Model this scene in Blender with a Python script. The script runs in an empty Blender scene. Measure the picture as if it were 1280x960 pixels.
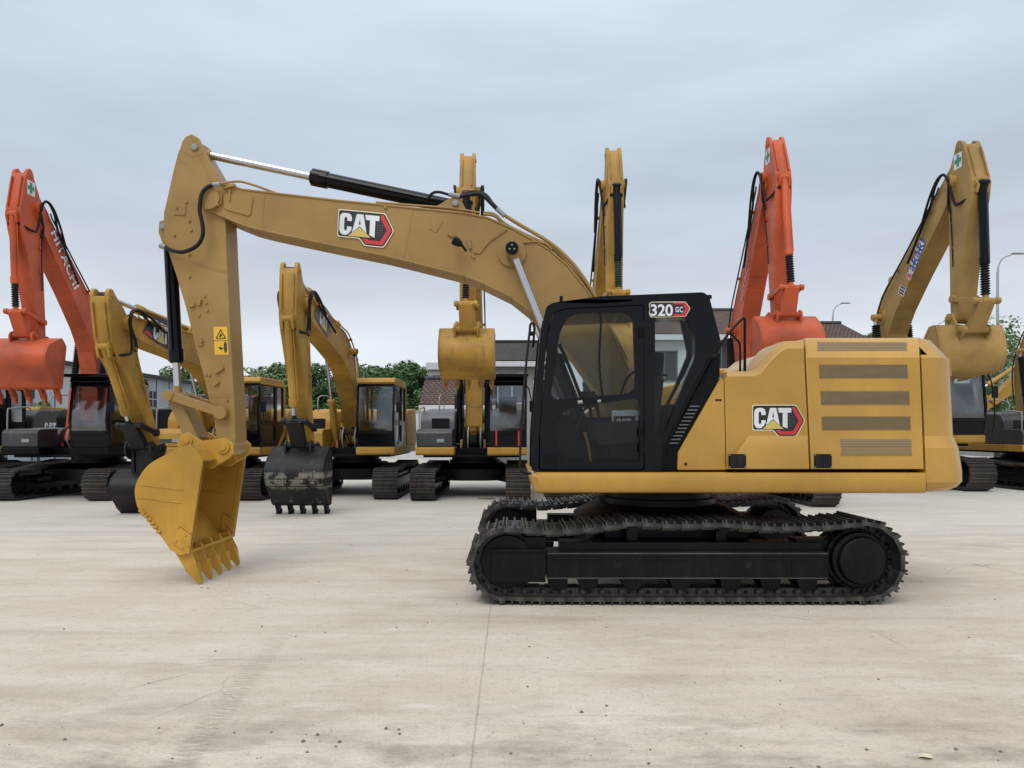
import bpy, bmesh, math, random
from mathutils import Vector, Matrix
R = math.radians
random.seed(7)
sc = bpy.context.scene
COL = sc.collection
FPX, CAMH, HY, CX = 870.0, 1.67, 540.0, 640.0

# ------------------------------------------------------------------ materials
def srgb(r, g, b):
    f = lambda c: (c/255/12.92) if c/255 <= .04045 else ((c/255+.055)/1.055)**2.4
    return (f(r), f(g), f(b))
def newmat(name):
    m = bpy.data.materials.new(name); m.use_nodes = True
    nt = m.node_tree
    return m, nt, nt.nodes['Principled BSDF']
def noise(nt, scale, detail=4, vec=None, rough=.55):
    n = nt.nodes.new('ShaderNodeTexNoise'); n.inputs['Scale'].default_value = scale
    n.inputs['Detail'].default_value = detail; n.inputs['Roughness'].default_value = rough
    if vec is not None: nt.links.new(vec, n.inputs['Vector'])
    return n
def ramp(nt, src, stops):
    r = nt.nodes.new('ShaderNodeValToRGB'); nt.links.new(src, r.inputs[0])
    els = r.color_ramp.elements
    while len(els) < len(stops): els.new(.5)
    for e, (p, c) in zip(els, stops):
        e.position = p
        e.color = (c, c, c, 1) if isinstance(c, (int, float)) else (*c, 1)
    return r
def mixc(nt, fac, a, b, mode='MIX'):
    m = nt.nodes.new('ShaderNodeMix'); m.data_type = 'RGBA'; m.blend_type = mode
    for sock, v in ((m.inputs[0], fac), (m.inputs[6], a), (m.inputs[7], b)):
        if isinstance(v, (int, float)): sock.default_value = v
        elif isinstance(v, tuple): sock.default_value = (*v[:3], 1)
        else: nt.links.new(v, sock)
    return m.outputs[2]
def math_(nt, op, a, b=None, c=None):
    m = nt.nodes.new('ShaderNodeMath'); m.operation = op
    for s, v in zip(m.inputs, (a, b, c)):
        if v is None: continue
        if isinstance(v, (int, float)): s.default_value = v
        else: nt.links.new(v, s)
    return m.outputs[0]
def objco(nt, scale=(1,1,1), kind='Object', rot=(0,0,0)):
    t = nt.nodes.new('ShaderNodeTexCoord'); mp = nt.nodes.new('ShaderNodeMapping')
    mp.inputs['Scale'].default_value = scale; mp.inputs['Rotation'].default_value = rot
    nt.links.new(t.outputs[kind], mp.inputs[0]); return mp.outputs[0]
def bump(nt, bs, h, strength, dist=.01):
    b = nt.nodes.new('ShaderNodeBump'); b.inputs['Strength'].default_value = strength; b.inputs['Distance'].default_value = dist
    nt.links.new(h, b.inputs['Height']); nt.links.new(b.outputs[0], bs.inputs['Normal'])
def paint(name, col, rough=.38, dirt=.25, dirtcol=(.16,.12,.08), var=.06, coat=.0, grime=None, spec=.5):
    m, nt, bs = newmat(name)
    co = objco(nt)
    n1 = noise(nt, 1.3, 6, co); n2 = noise(nt, 9, 6, co, .65)
    dark = tuple(c*(1-var*3) for c in col); lite = tuple(min(1, c*(1+var)) for c in col)
    base = mixc(nt, ramp(nt, n1.outputs[0], [(.35, 0), (.65, 1)]).outputs[0], dark, lite)
    cs = objco(nt, (3, 3, .5)); n3 = noise(nt, 3.0, 8, cs, .7)
    mask = math_(nt, 'MULTIPLY', ramp(nt, n3.outputs[0], [(.5, 0), (.78, 1)]).outputs[0], dirt)
    base = mixc(nt, mask, base, dirtcol)
    nc = noise(nt, 38, 3, co, .5); base = mixc(nt, ramp(nt, nc.outputs[0], [(.71,0),(.74,.45)]).outputs[0], base, tuple(min(.7, c*1.5+.05) if sum(col) > .2 else c for c in col))
    nd = noise(nt, 2.6, 9, objco(nt, (1,1,1)), .75); base = mixc(nt, ramp(nt, nd.outputs[0], [(.56,0),(.70,min(.5,dirt*1.2))]).outputs[0], base, tuple(c*.55+d*.45 for c, d in zip(col, dirtcol)))
    if grime:
        g = noise(nt, 5, 8, co, .75)
        base = mixc(nt, ramp(nt, g.outputs[0], [(grime, 0), (grime+.06, .85)]).outputs[0], base, (.30,.27,.22))
    nt.links.new(base, bs.inputs['Base Color'])
    rr = math_(nt, 'MULTIPLY_ADD', n2.outputs[0], .25, rough-.1)
    nt.links.new(rr, bs.inputs['Roughness'])
    bs.inputs['Coat Weight'].default_value = coat; bs.inputs['Coat Roughness'].default_value = .12
    bs.inputs['Specular IOR Level'].default_value = spec
    bump(nt, bs, n1.outputs[0], .12, .02)
    return m
YEL = (.455,.250,.040)
M = {}
M['yellow'] = paint('yellow_paint', YEL, .30, .22, coat=.25, spec=.4)
M['yellow_shaded'] = paint('shaded_yellow_paint', (.335,.205,.064), .42, .14, coat=.08, spec=.3)  # body yellow darkened and dulled: backlit shade of boom and arm painted in
M['yellow_old'] = paint('worn_yellow_paint', (.44,.245,.040), .5, .55, (.17,.105,.04), .1, spec=.35)
M['yellow_dull'] = paint('dull_yellow_paint', (.36,.225,.065), .5, .45, (.15,.10,.05), .1, spec=.35)
M['bucket_yellow_old'] = paint('old_bucket_paint', (.42,.235,.040), .5, .95, (.16,.10,.05), .14, spec=.3)
M['yellow_bucket'] = paint('bucket_yellow_paint', (.50,.275,.038), .48, .35, (.22,.13,.05), .08, spec=.35)
M['orange'] = paint('orange_paint', (.54,.095,.030), .42, .35, (.2,.05,.03), .1, spec=.35)
M['orange_worn'] = paint('worn_orange_paint', (.46,.080,.026), .5, .9, (.24,.09,.06), .12, spec=.35)
M['black'] = paint('black_paint', (.0018,.0028,.0055), .16, .10, (.012,.012,.013), .1, coat=.0, spec=.22)
M['under'] = paint('undercarriage_black', (.0035,.004,.0055), .34, .5, (.022,.020,.018), .2, spec=.2)
M['pale_edge'] = paint('pale_steel_edge', (.05,.048,.045), .45, .6, (.11,.10,.085), .2)  # paler grey for the thin strips along beam and cover edges
M['black_matt'] = paint('matt_black', (.004,.005,.007), .5, .3, (.016,.015,.013), .15, spec=.12)
M['bucket_black'] = paint('bucket_black', (.009,.010,.012), .45, .5, (.04,.037,.034), .15, spec=.3)
M['bucket_worn'] = paint('worn_bucket_steel', (.012,.013,.015), .55, .5, (.06,.05,.045), .15, grime=.545, spec=.3)
def wornmat():
    m = paint('worn_bucket_paint', (.012,.013,.015), .55, .5, (.06,.05,.045), .15, spec=.3); nt = m.node_tree; bs = nt.nodes['Principled BSDF']
    src = bs.inputs['Base Color'].links[0].from_socket
    co = objco(nt); sp_ = nt.nodes.new('ShaderNodeSeparateXYZ'); nt.links.new(co, sp_.inputs[0])
    band = ramp(nt, sp_.outputs[2], [(.52,0),(.58,1),(.84,1),(.90,0)]).outputs[0]
    br = nt.nodes.new('ShaderNodeTexBrick'); cb = nt.nodes.new('ShaderNodeCombineXYZ'); nt.links.new(sp_.outputs[0], cb.inputs[0]); nt.links.new(sp_.outputs[2], cb.inputs[1]); nt.links.new(cb.outputs[0], br.inputs[0])
    br.inputs['Scale'].default_value = 1; br.inputs['Brick Width'].default_value = .38; br.inputs['Row Height'].default_value = .15; br.inputs['Mortar Size'].default_value = .009
    g = noise(nt, 5.5, 7, co, .7)
    k = math_(nt, 'MULTIPLY', math_(nt, 'SUBTRACT', 1, br.outputs['Fac']), math_(nt, 'MULTIPLY', band, ramp(nt, g.outputs[0], [(.46,0),(.50,.9)]).outputs[0]))
    k2 = ramp(nt, g.outputs[0], [(.60,0),(.66,.6)]).outputs[0]
    c = mixc(nt, math_(nt,'MAXIMUM',k,k2), src, (.20,.18,.145)); nt.links.new(c, bs.inputs['Base Color']); return m
M['bucket_worn'] = wornmat()
M['rubber'] = paint('hose_rubber', (.007,.007,.008), .55, .2, spec=.25)
M['grey'] = paint('grey_paint', (.10,.11,.13), .45, .4)
M['hood_grey'] = paint('dark_grey_paint', (.035,.037,.042), .4, .3)
M['silver'] = paint('silver_grey_paint', (.28,.29,.30), .4, .3)
M['shoe'] = paint('track_steel', (.028,.027,.026), .34, .9, (.12,.105,.085), .25, grime=None, spec=.5)
M['shoe_bg'] = paint('rusty_track_steel', (.060,.050,.043), .7, .8, (.12,.10,.085), .2, spec=.3)
M['white'] = paint('white_decal', (.72,.73,.76), .4, .05)
M['red'] = paint('red_decal', (.55,.03,.035), .4, .05)
M['dblack'] = paint('black_decal', (.012,.012,.014), .4, .05)
M['dgrey'] = paint('grey_decal', (.12,.13,.14), .5, .05)
M['gold'] = paint('gold_decal', (.62,.45,.12), .4, .05)
M['cream'] = paint('cream_decal', (.75,.70,.50), .4, .05)
M['green'] = paint('green_decal', (.02,.25,.16), .5, .05)
M['blue'] = paint('blue_decal', (.03,.09,.50), .5, .05)
M['labelyellow'] = paint('warning_yellow', (.80,.48,.03), .45, .05)
M['redlight'] = paint('red_reflector', (.6,.03,.01), .25, .05)
M['bellows'] = paint('bellows_rubber', (.012,.012,.014), .5, .2)
M['bellows_green'] = paint('green_bellows', (.03,.06,.045), .6, .3)
M['seat'] = paint('seat_fabric', (.012,.012,.014), .9, .2, spec=.1)
M['interior'] = paint('cab_plastic', (.014,.014,.016), .6, .2, spec=.15)
M['olive'] = paint('khaki_box', (.62,.65,.66), .5, .2)
def chrome():
    m, nt, bs = newmat('chrome_rod'); bs.inputs['Metallic'].default_value = 1
    bs.inputs['Base Color'].default_value = (.55,.55,.58,1)
    n = noise(nt, 20, 3, objco(nt)); nt.links.new(math_(nt, 'MULTIPLY_ADD', n.outputs[0], .12, .1), bs.inputs['Roughness'])
    return m
M['chrome'] = chrome()
def glass(name, tint, refl, rough=.02):
    m, nt, bs = newmat(name); nt.nodes.remove(bs)
    out = nt.nodes['Material Output']
    tr = nt.nodes.new('ShaderNodeBsdfTransparent'); tr.inputs[0].default_value = (*tint, 1)
    gl = nt.nodes.new('ShaderNodeBsdfGlossy'); gl.inputs['Roughness'].default_value = rough
    gl.inputs[0].default_value = (.9,.95,1,1)
    fr = nt.nodes.new('ShaderNodeFresnel'); fr.inputs[0].default_value = 1.5
    n = noise(nt, 2.0, 3, objco(nt))
    f = math_(nt, 'MULTIPLY_ADD', fr.outputs[0], 1.0 if refl > .2 else .42, math_(nt, 'MULTIPLY', n.outputs[0], refl))
    mx = nt.nodes.new('ShaderNodeMixShader'); nt.links.new(f, mx.inputs[0])
    nt.links.new(tr.outputs[0], mx.inputs[1]); nt.links.new(gl.outputs[0], mx.inputs[2])
    nt.links.new(mx.outputs[0], out.inputs[0]); return m
M['glass'] = glass('cab_glass', (.86,.91,.91), .006)
M['glass_low'] = glass('lower_cab_glass', (.70,.74,.76), .010)
M['glass_bg'] = glass('dusty_glass', (.55,.60,.63), .22, .10)
def perforated():
    m, nt, bs = newmat('perforated_grille')
    co = objco(nt, (1,1,1))
    w = nt.nodes.new('ShaderNodeTexVoronoi'); w.inputs['Scale'].default_value = 95; w.inputs['Randomness'].default_value = .0
    nt.links.new(co, w.inputs['Vector'])
    w2 = nt.nodes.new('ShaderNodeTexWave'); w2.bands_direction = 'Z'; w2.inputs['Scale'].default_value = 28; nt.links.new(co, w2.inputs['Vector'])
    n = noise(nt, 3, 5, objco(nt, (.6,.6,6)))
    a = mixc(nt, ramp(nt, w.outputs['Distance'], [(.25, 0), (.5, 1)]).outputs[0], (.04,.03,.018), (.23,.155,.07))
    b = mixc(nt, math_(nt, 'MULTIPLY', w2.outputs[0], .12), a, (.12,.08,.04))
    c = mixc(nt, ramp(nt, n.outputs[0], [(.45, 0), (.7, .2)]).outputs[0], b, (.26,.17,.07))
    nt.links.new(c, bs.inputs['Base Color']); bs.inputs['Roughness'].default_value = .55
    bump(nt, bs, w.outputs['Distance'], .6, .004); return m
M['grille'] = perforated()
def tile(name, a, b):
    m, nt, bs = newmat(name)
    co = objco(nt, (1,1,1))
    br = nt.nodes.new('ShaderNodeTexBrick'); nt.links.new(co, br.inputs['Vector'])
    co2 = objco(nt, (1,1,1), 'UV')
    nt.links.new(co2, br.inputs['Vector'])
    br.inputs['Scale'].default_value = 1; br.inputs['Brick Width'].default_value = .21; br.inputs['Row Height'].default_value = .20
    br.inputs['Mortar Size'].default_value = .035; br.inputs['Mortar Smooth'].default_value = .6
    br.inputs['Color1'].default_value = (*a,1); br.inputs['Color2'].default_value = (*b,1); br.inputs['Mortar'].default_value = (.02,.017,.015,1)
    n = noise(nt, 2.5, 6, co2)
    c = mixc(nt, ramp(nt, n.outputs[0], [(.4,0),(.7,.6)]).outputs[0], br.outputs[0], tuple(x*.45 for x in a))
    nt.links.new(c, bs.inputs['Base Color']); bs.inputs['Roughness'].default_value = .9
    bump(nt, bs, math_(nt,'SUBTRACT',1,br.outputs['Fac']), .8, .04); return m
M['tile_grey'] = tile('grey_roof_tile', (.045,.043,.043), (.07,.065,.062))
M['tile_brown'] = tile('brown_roof_tile', (.15,.088,.065), (.095,.06,.048))
def wallmat(name, col, st=.35):
    m, nt, bs = newmat(name); co = objco(nt)
    n = noise(nt, .8, 7, co, .65); s = noise(nt, 2.2, 7, objco(nt, (2,2,.25)), .7)
    c = mixc(nt, ramp(nt, n.outputs[0], [(.35,0),(.7,1)]).outputs[0], tuple(x*.82 for x in col), col)
    c = mixc(nt, math_(nt,'MULTIPLY', ramp(nt, s.outputs[0], [(.5,0),(.8,1)]).outputs[0], st), c, (.16,.15,.13))
    nt.links.new(c, bs.inputs['Base Color']); bs.inputs['Roughness'].default_value = .9
    bump(nt, bs, noise(nt, 30, 4, co).outputs[0], .2, .01); return m
M['wall_white'] = wallmat('white_render', (.62,.64,.66))
M['wall_grey'] = wallmat('grey_render', (.32,.32,.32), .5)
M['concrete'] = wallmat('grey_concrete', (.36,.36,.34), .6)
M['panel_white'] = wallmat('white_metal_panel', (.50,.54,.58), .35)
M['trim_dark'] = wallmat('dark_trim', (.05,.055,.06), .2)
M['pole'] = wallmat('galvanised_pole', (.38,.40,.42), .2)
M['bluestrip'] = wallmat('blue_sheet', (.04,.14,.36), .2)
def leafmat(name, a, b):
    m, nt, bs = newmat(name)
    n = noise(nt, .9, 5, objco(nt)); n2 = noise(nt, 9, 3, objco(nt))
    c = mixc(nt, ramp(nt, n.outputs[0], [(.35,0),(.65,1)]).outputs[0], a, b)
    c = mixc(nt, math_(nt,'MULTIPLY',n2.outputs[0],.5), c, tuple(x*.5 for x in a))
    nt.links.new(c, bs.inputs['Base Color']); bs.inputs['Roughness'].default_value = .6
    bs.inputs['Subsurface Weight'].default_value = 0
    return m
M['leaf_dark'] = leafmat('dark_foliage', (.035,.085,.025), (.085,.18,.045))
M['leaf_mid'] = leafmat('mid_foliage', (.06,.115,.035), (.15,.24,.075))
M['leaf_light'] = leafmat('light_foliage', (.08,.15,.045), (.20,.31,.10))
M['bark'] = wallmat('bark', (.10,.075,.055), .4)
M['grass'] = leafmat('tuft_grass', (.06,.08,.03), (.14,.13,.06))

# ------------------------------------------------------------------ mesh builder
class MB:
    def __init__(s): s.v = []; s.f = []
    def add(s, vs, fs):
        o = len(s.v); s.v += [tuple(v) for v in vs]; s.f += [tuple(i+o for i in f) for f in fs]
    def box(s, a, b, mat=None):
        (x0,y0,z0),(x1,y1,z1) = a, b
        vs = [(x,y,z) for z in (z0,z1) for y in (y0,y1) for x in (x0,x1)]
        if mat is not None: vs = [tuple(mat @ Vector(v)) for v in vs]
        s.add(vs, [(0,2,3,1),(4,5,7,6),(0,1,5,4),(2,6,7,3),(0,4,6,2),(1,3,7,5)])
    def prism(s, pts, x0, x1):                       # pts in (f, z); f = forward = -y
        n = len(pts)
        vs = [(x0,-f,z) for f,z in pts] + [(x1,-f,z) for f,z in pts]
        s.add(vs, [tuple(range(n))[::-1], tuple(range(n,2*n))] + [(i,(i+1)%n,n+(i+1)%n,n+i) for i in range(n)])
    def rings(s, rs, cap=True, loop=False):
        n = len(rs[0]); fs = []
        for k in range(len(rs)-1 if not loop else len(rs)):
            k2 = (k+1) % len(rs)
            for i in range(n): fs.append((k*n+i, k*n+(i+1)%n, k2*n+(i+1)%n, k2*n+i))
        if cap and not loop: fs += [tuple(range(n))[::-1], tuple(range((len(rs)-1)*n, len(rs)*n))]
        s.add([p for r in rs for p in r], fs)
    def tube(s, pts, rad, n=10, cap=True):
        pts = [Vector(p) for p in pts]
        rads = rad if isinstance(rad, (list,tuple)) else [rad]*len(pts)
        rs = []; prev = None
        for i, p in enumerate(pts):
            if i == 0: t = pts[1]-p
            elif i == len(pts)-1: t = p-pts[i-1]
            else: t = (pts[i+1]-p).normalized() + (p-pts[i-1]).normalized()
            if t.length < 1e-9: t = Vector((0,0,1))
            t.normalize()
            if prev is None:
                u = t.orthogonal().normalized()
            else:
                u = prev - t*prev.dot(t)
                u = u.normalized() if u.length > 1e-6 else t.orthogonal().normalized()
            prev = u; w = t.cross(u)
            rs.append([tuple(p + (u*math.cos(2*math.pi*k/n) + w*math.sin(2*math.pi*k/n))*rads[i]) for k in range(n)])
        s.rings(rs, cap)
    def cylx(s, f, z, r, x0, x1, n=20, r2=None):
        s.tube([(x0,-f,z),(x1,-f,z)], [r, r if r2 is None else r2], n)
    def build(s, name, mat, parent=None, bevel=0, seg=2, smooth=35, kind=None):
        me = bpy.data.meshes.new(name); me.from_pydata(s.v, [], s.f); me.validate()
        bm = bmesh.new(); bm.from_mesh(me)
        bmesh.ops.recalc_face_normals(bm, faces=bm.faces); bm.to_mesh(me); bm.free()
        return finish(me, name, mat, parent, bevel, seg, smooth)
def _split(s, name, *a, **k):
    par = list(range(len(s.v)))
    def fd(i):
        while par[i] != i: par[i] = par[par[i]]; i = par[i]
        return i
    for f in s.f:
        for q in f[1:]: par[fd(q)] = fd(f[0])
    comp = {}
    for f in s.f: comp.setdefault(fd(f[0]), []).append(f)
    for fs in comp.values():
        m = MB(); ids = sorted({i for f in fs for i in f}); mp_ = {v: j for j, v in enumerate(ids)}
        m.v = [s.v[i] for i in ids]; m.f = [tuple(mp_[i] for i in f) for f in fs]; m.build(name, *a, **k)
MB.build_split = _split
def finish(me, name, mat, parent, bevel=0, seg=2, smooth=35):
    for p in me.polygons: p.use_smooth = True
    me.set_sharp_from_angle(angle=R(smooth))
    me.materials.append(mat)
    o = bpy.data.objects.new(name, me); COL.objects.link(o)
    if parent is not None: o.parent = parent
    if bevel:
        b = o.modifiers.new('bevel', 'BEVEL'); b.width = bevel; b.segments = seg; b.limit_method = 'ANGLE'; b.angle_limit = R(38)
        b.harden_normals = True
    return o
def plate(outer, holes, x0, x1, name, mat, parent, bevel=0):
    cu = bpy.data.curves.new(name, 'CURVE'); cu.dimensions = '2D'; cu.fill_mode = 'BOTH'; cu.extrude = abs(x1-x0)/2
    for pts in [outer]+holes:
        sp = cu.splines.new('POLY'); sp.points.add(len(pts)-1); sp.use_cyclic_u = True
        for q,(f,z) in zip(sp.points, pts): q.co = (f, z, 0, 1)
    to = bpy.data.objects.new('tmp', cu)
    me = bpy.data.meshes.new_from_object(to)
    xm = (x0+x1)/2
    for v in me.vertices:
        f, z, w = v.co; v.co = (xm+w, -f, z)
    bm = bmesh.new(); bm.from_mesh(me); bmesh.ops.remove_doubles(bm, verts=bm.verts, dist=1e-5)
    bmesh.ops.recalc_face_normals(bm, faces=bm.faces); bm.to_mesh(me); bm.free()
    me.name = name; me.materials.clear()
    bpy.data.objects.remove(to); bpy.data.curves.remove(cu)
    return finish(me, name, mat, parent, bevel, 2)
def empty(name, loc, rz=0, scale=1):
    o = bpy.data.objects.new(name, None); COL.objects.link(o); o.location = loc; o.rotation_euler = (0,0,rz); o.scale = (scale,)*3
    o.empty_display_size = .3
    return o
def tag(o, label, cat, group=None, kind=None):
    o['label'] = label; o['category'] = cat
    if group: o['group'] = group
    if kind: o['kind'] = kind
    return o
def roundp(pts, r, n=5):
    out = []; m = len(pts)
    for i in range(m):
        p = Vector(pts[i]); a = Vector(pts[i-1]); b = Vector(pts[(i+1)%m])
        ra = min(r, (a-p).length*.45, (b-p).length*.45)
        pa = p+(a-p).normalized()*ra; pb = p+(b-p).normalized()*ra
        for k in range(n+1):
            t = k/n; q = pa*(1-t)**2 + p*2*t*(1-t) + pb*t*t
            out.append((q.x, q.y))
    return out
def smoothpts(pts, n=4):
    P = [Vector(p) for p in pts]; out = []
    for i in range(len(P)-1):
        p0 = P[max(i-1,0)]; p1 = P[i]; p2 = P[i+1]; p3 = P[min(i+2,len(P)-1)]
        for k in range(n):
            t = k/n
            out.append(.5*((2*p1)+(p2-p0)*t+(2*p0-5*p1+4*p2-p3)*t*t+(3*p1-p0-3*p2+p3)*t**3))
    out.append(P[-1]); return [tuple(q) for q in out]

# ------------------------------------------------------------------ main machine frame
YC, XS = 8.15, 1.70
def mp(px, py, D):                        # photo measurement at depth D -> (forward, z)
    return (XS-(px-CX)*D/FPX, CAMH+(HY-py)*D/FPX)
def m3(px, py, D):
    f, z = mp(px, py, D); return (YC-D, -f, z)
V2 = lambda p: Vector(p)
FOOT0 = V2(mp(785,530,YC)); TIP0 = V2(mp(262,249,7.93)); PIN0 = V2(mp(282,559,7.93))
def frame(A, B):
    A = V2(A); B = V2(B); e = (B-A); L = e.length; e = e/L; return A, e, Vector((-e.y, e.x)), L
BF = frame(FOOT0, TIP0); AF = frame(TIP0, PIN0)
def loc(fr, p):
    d = V2(p)-fr[0]; return (d.dot(fr[1])/fr[3], d.dot(fr[2]))
def at(fr, uv, vs=1.0):
    q = fr[0]+fr[1]*uv[0]*fr[3]+fr[2]*uv[1]*vs; return (q.x, q.y)
DB, DA = 7.93, 7.97
boom_top = [(252,243),(258,235),(268,230),(290,231),(300,236),(325,239),(350,242),(420,250),(480,256),(520,260),(580,266),(610,272),(640,285),(665,299),(687,312),(710,332),(730,357),(744,378),(768,420),(788,465),(802,515)]
boom_bot = [(790,548),(770,535),(748,490),(722,452),(700,425),(682,405),(665,391),(640,371),(605,354),(580,344),(517,328),(480,319),(400,303),(330,288),(307,282),(280,271),(262,262),(254,254)]
BOOM = [loc(BF, mp(x,y,DB)) for x,y in boom_top+boom_bot]
NT = len(boom_top)
arm_px = [(231,171),(222,190),(216,213),(210,240),(204,266),(204,290),(209,312),(220,345),(232,385),(245,437),(254,470),(262,505),(268,530),(270,552),(275,566),(284,570),(292,563),(294,545),(292.5,500),(290,460),(287,400),(284,340),(282,290),(281,272),(280,255),(277,236),(270,216),(259,197),(251,183),(247,172),(239,167)]
ARM = [loc(AF, mp(x,y,DA)) for x,y in [(227,180)]+arm_px[1:28]+[(253,186)]]
AEAR = [loc(AF, mp(x,y,DA)) for x,y in [(224,188),(227,177),(231,171),(239,167),(247,172),(252,184),(254,192),(240,196)]]
ARIB = [loc(AF, mp(x,y,DA)) for x,y in [(222,190),(216,213),(210,240),(205,264),(214,264),(226,192)]]
CYLB = loc(BF, mp(570,257.5,8.1))          # arm cylinder bracket on boom
BCTOP = loc(BF, mp(640,311,7.75))        # boom cylinder rod pin
ARMCYL = loc(AF, mp(243,184,DA)); BKTOP = loc(AF, mp(204,283,8.0))
APIN = loc(AF, mp(276,516,7.93)); RPIN0 = loc(AF, mp(211,494,7.93))
QPIN0 = V2(mp(235,551,7.9))-PIN0
DK = 7.6
bk_out = [(257,575),(248,563),(240,556),(222,563),(207,570),(190,580),(178,595),(172,612),(175,632),(183,643),(194,656),(205,670),(216,686),(228,693),(240,691)]
BUCK = [V2(mp(x,y,DK))-PIN0 for x,y in bk_out[:2]+smoothpts(bk_out[2:11], 3)+bk_out[11:]]
TOOTH = [V2(mp(x,y,DK))-PIN0 for x,y in [(232,712),(246,704),(252,728),(248,731)]]
ADAPT = [V2(mp(x,y,DK))-PIN0 for x,y in [(216,686),(240,690),(246,704),(232,712)]]
EAR = [V2(mp(x,y,7.93))-PIN0 for x,y in [(224,553),(229,543),(238,540),(254,551),(272,549),(284,547),(294,556),(294,567),(286,574),(266,586),(240,580),(226,568)]]

def letters_cat():
    C = [(16.5,12),(16.5,8),(15,4.5),(12,3),(6.5,3),(3.5,4.5),(2,8),(2,23),(3.5,27),(6.5,28.7),(10.5,28.7),(14,26),(16.5,22),(16.5,18.5),(11,18.5),(11,21.5),(10,23.5),(8.5,23.5),(7.6,21.5),(7.6,9.5),(8.5,7.6),(10,7.6),(11,9.5),(11,12)]
    A = [(22,3),(30,3),(34.5,25),(26,17),(17,25.5)]
    Ah = [(26,8),(27.2,15.2),(24.8,15.2)]
    T = [(32,3),(49,3),(49,9),(44.3,9),(44.3,29),(38,26.5),(38,9),(33.2,9)]
    return C, A, Ah, T
def sheet(polys, name, mat, parent, mapf, x):
    """flat decal: polys is a list of (outer, holes) in decal units, mapf -> (f,z)"""
    cu = bpy.data.curves.new(name, 'CURVE'); cu.dimensions = '2D'; cu.fill_mode = 'BOTH'
    for outer, holes in polys:
        for pts in [outer]+holes:
            sp = cu.splines.new('POLY'); sp.points.add(len(pts)-1); sp.use_cyclic_u = True
            for q,(a,b) in zip(sp.points, pts): q.co = (*mapf(a,b), 0, 1)
    to = bpy.data.objects.new('tmp', cu); me = bpy.data.meshes.new_from_object(to)
    for v in me.vertices:
        f, z, w = v.co; v.co = (x, -f, z)
    me.name = name; me.materials.clear(); me.materials.append(mat)
    bpy.data.objects.remove(to); bpy.data.curves.remove(cu)
    o = bpy.data.objects.new(name, me); COL.objects.link(o); o.parent = parent; return o
def cat_logo(parent, mapf, x, sgn=1):
    rim = roundp([(-.3,-1.2),(55.5,-1.2),(67,19),(55.8,39.6),(32.4,39.6),(26,31.6),(-.3,31.6)], 3.0)
    blk = roundp([(.7,0),(55,0),(65.8,19),(55,38.4),(33,38.4),(26.6,30.4),(.7,30.4)], 3.0)
    red = [(50.5,1.8),(54,1.8),(64,19),(54,36.8),(34,36.8),(29,31.2),(35.5,31.2),(37,32.4),(51,32.4),(58.4,19),(50.5,6)]
    tri = [(12.5,29.6),(26,18.2),(39.6,29.6)]
    C, A, Ah, T = letters_cat()
    holes = [[(a+.55*math.cos(k*math.pi/3), b+.55*math.sin(k*math.pi/3)) for k in range(6)] for a in (47,49,51,53) for b in (11,14,17,20,23,26) if abs(b-19)/12+(a-46)/12 < 1.05]
    s = .0012*sgn
    o = sheet([(rim, [])], 'logo_badge', M['cream'], parent, mapf, x+s)
    for polys, nm, mt, k in (([(blk,[])],'badge_field','dblack',2), ([(red,[])],'badge_arrow','red',3.4), ([(h,[]) for h in holes],'badge_mesh','dgrey',3.4),
                           ([(C,[]),(A,[Ah]),(T,[])],'badge_letters','white',4.8), ([(tri,[])],'badge_triangle','gold',6.2)):
        sheet(polys, nm, M[mt], o, mapf, x+s*k)
    return o
def text_sheet(txt, name, mat, parent, org, right, up, h, x, bold=.02, spacing=1.0):
    cu = bpy.data.curves.new(name, 'FONT'); cu.body = txt; cu.size = h*1.37; cu.offset = bold*h; cu.space_character = spacing
    to = bpy.data.objects.new('tmp', cu); me = bpy.data.meshes.new_from_object(to)
    for v in me.vertices:
        a, b, w = v.co
        f = org[0]+right[0]*a+up[0]*b; z = org[1]+right[1]*a+up[1]*b; v.co = (x, -f, z)
    me.name = name; me.materials.clear(); me.materials.append(mat)
    bpy.data.objects.remove(to); bpy.data.curves.remove(cu)
    o = bpy.data.objects.new(name, me); COL.objects.link(o); o.parent = parent; return o

def p3(fz, x): return (x, -fz[0], fz[1])
def circ_isect(a, ra, b, rb, forward=True):
    a = V2(a); b = V2(b); d = (b-a).length
    d = min(d, ra+rb-1e-3); t = (ra*ra-rb*rb+d*d)/(2*d); h = math.sqrt(max(ra*ra-t*t, 0))
    e = (b-a).normalized(); n = Vector((-e.y, e.x)); m = a+e*t
    c1 = m+n*h; c2 = m-n*h
    return c1 if (c1.x > c2.x) == forward else c2

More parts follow.
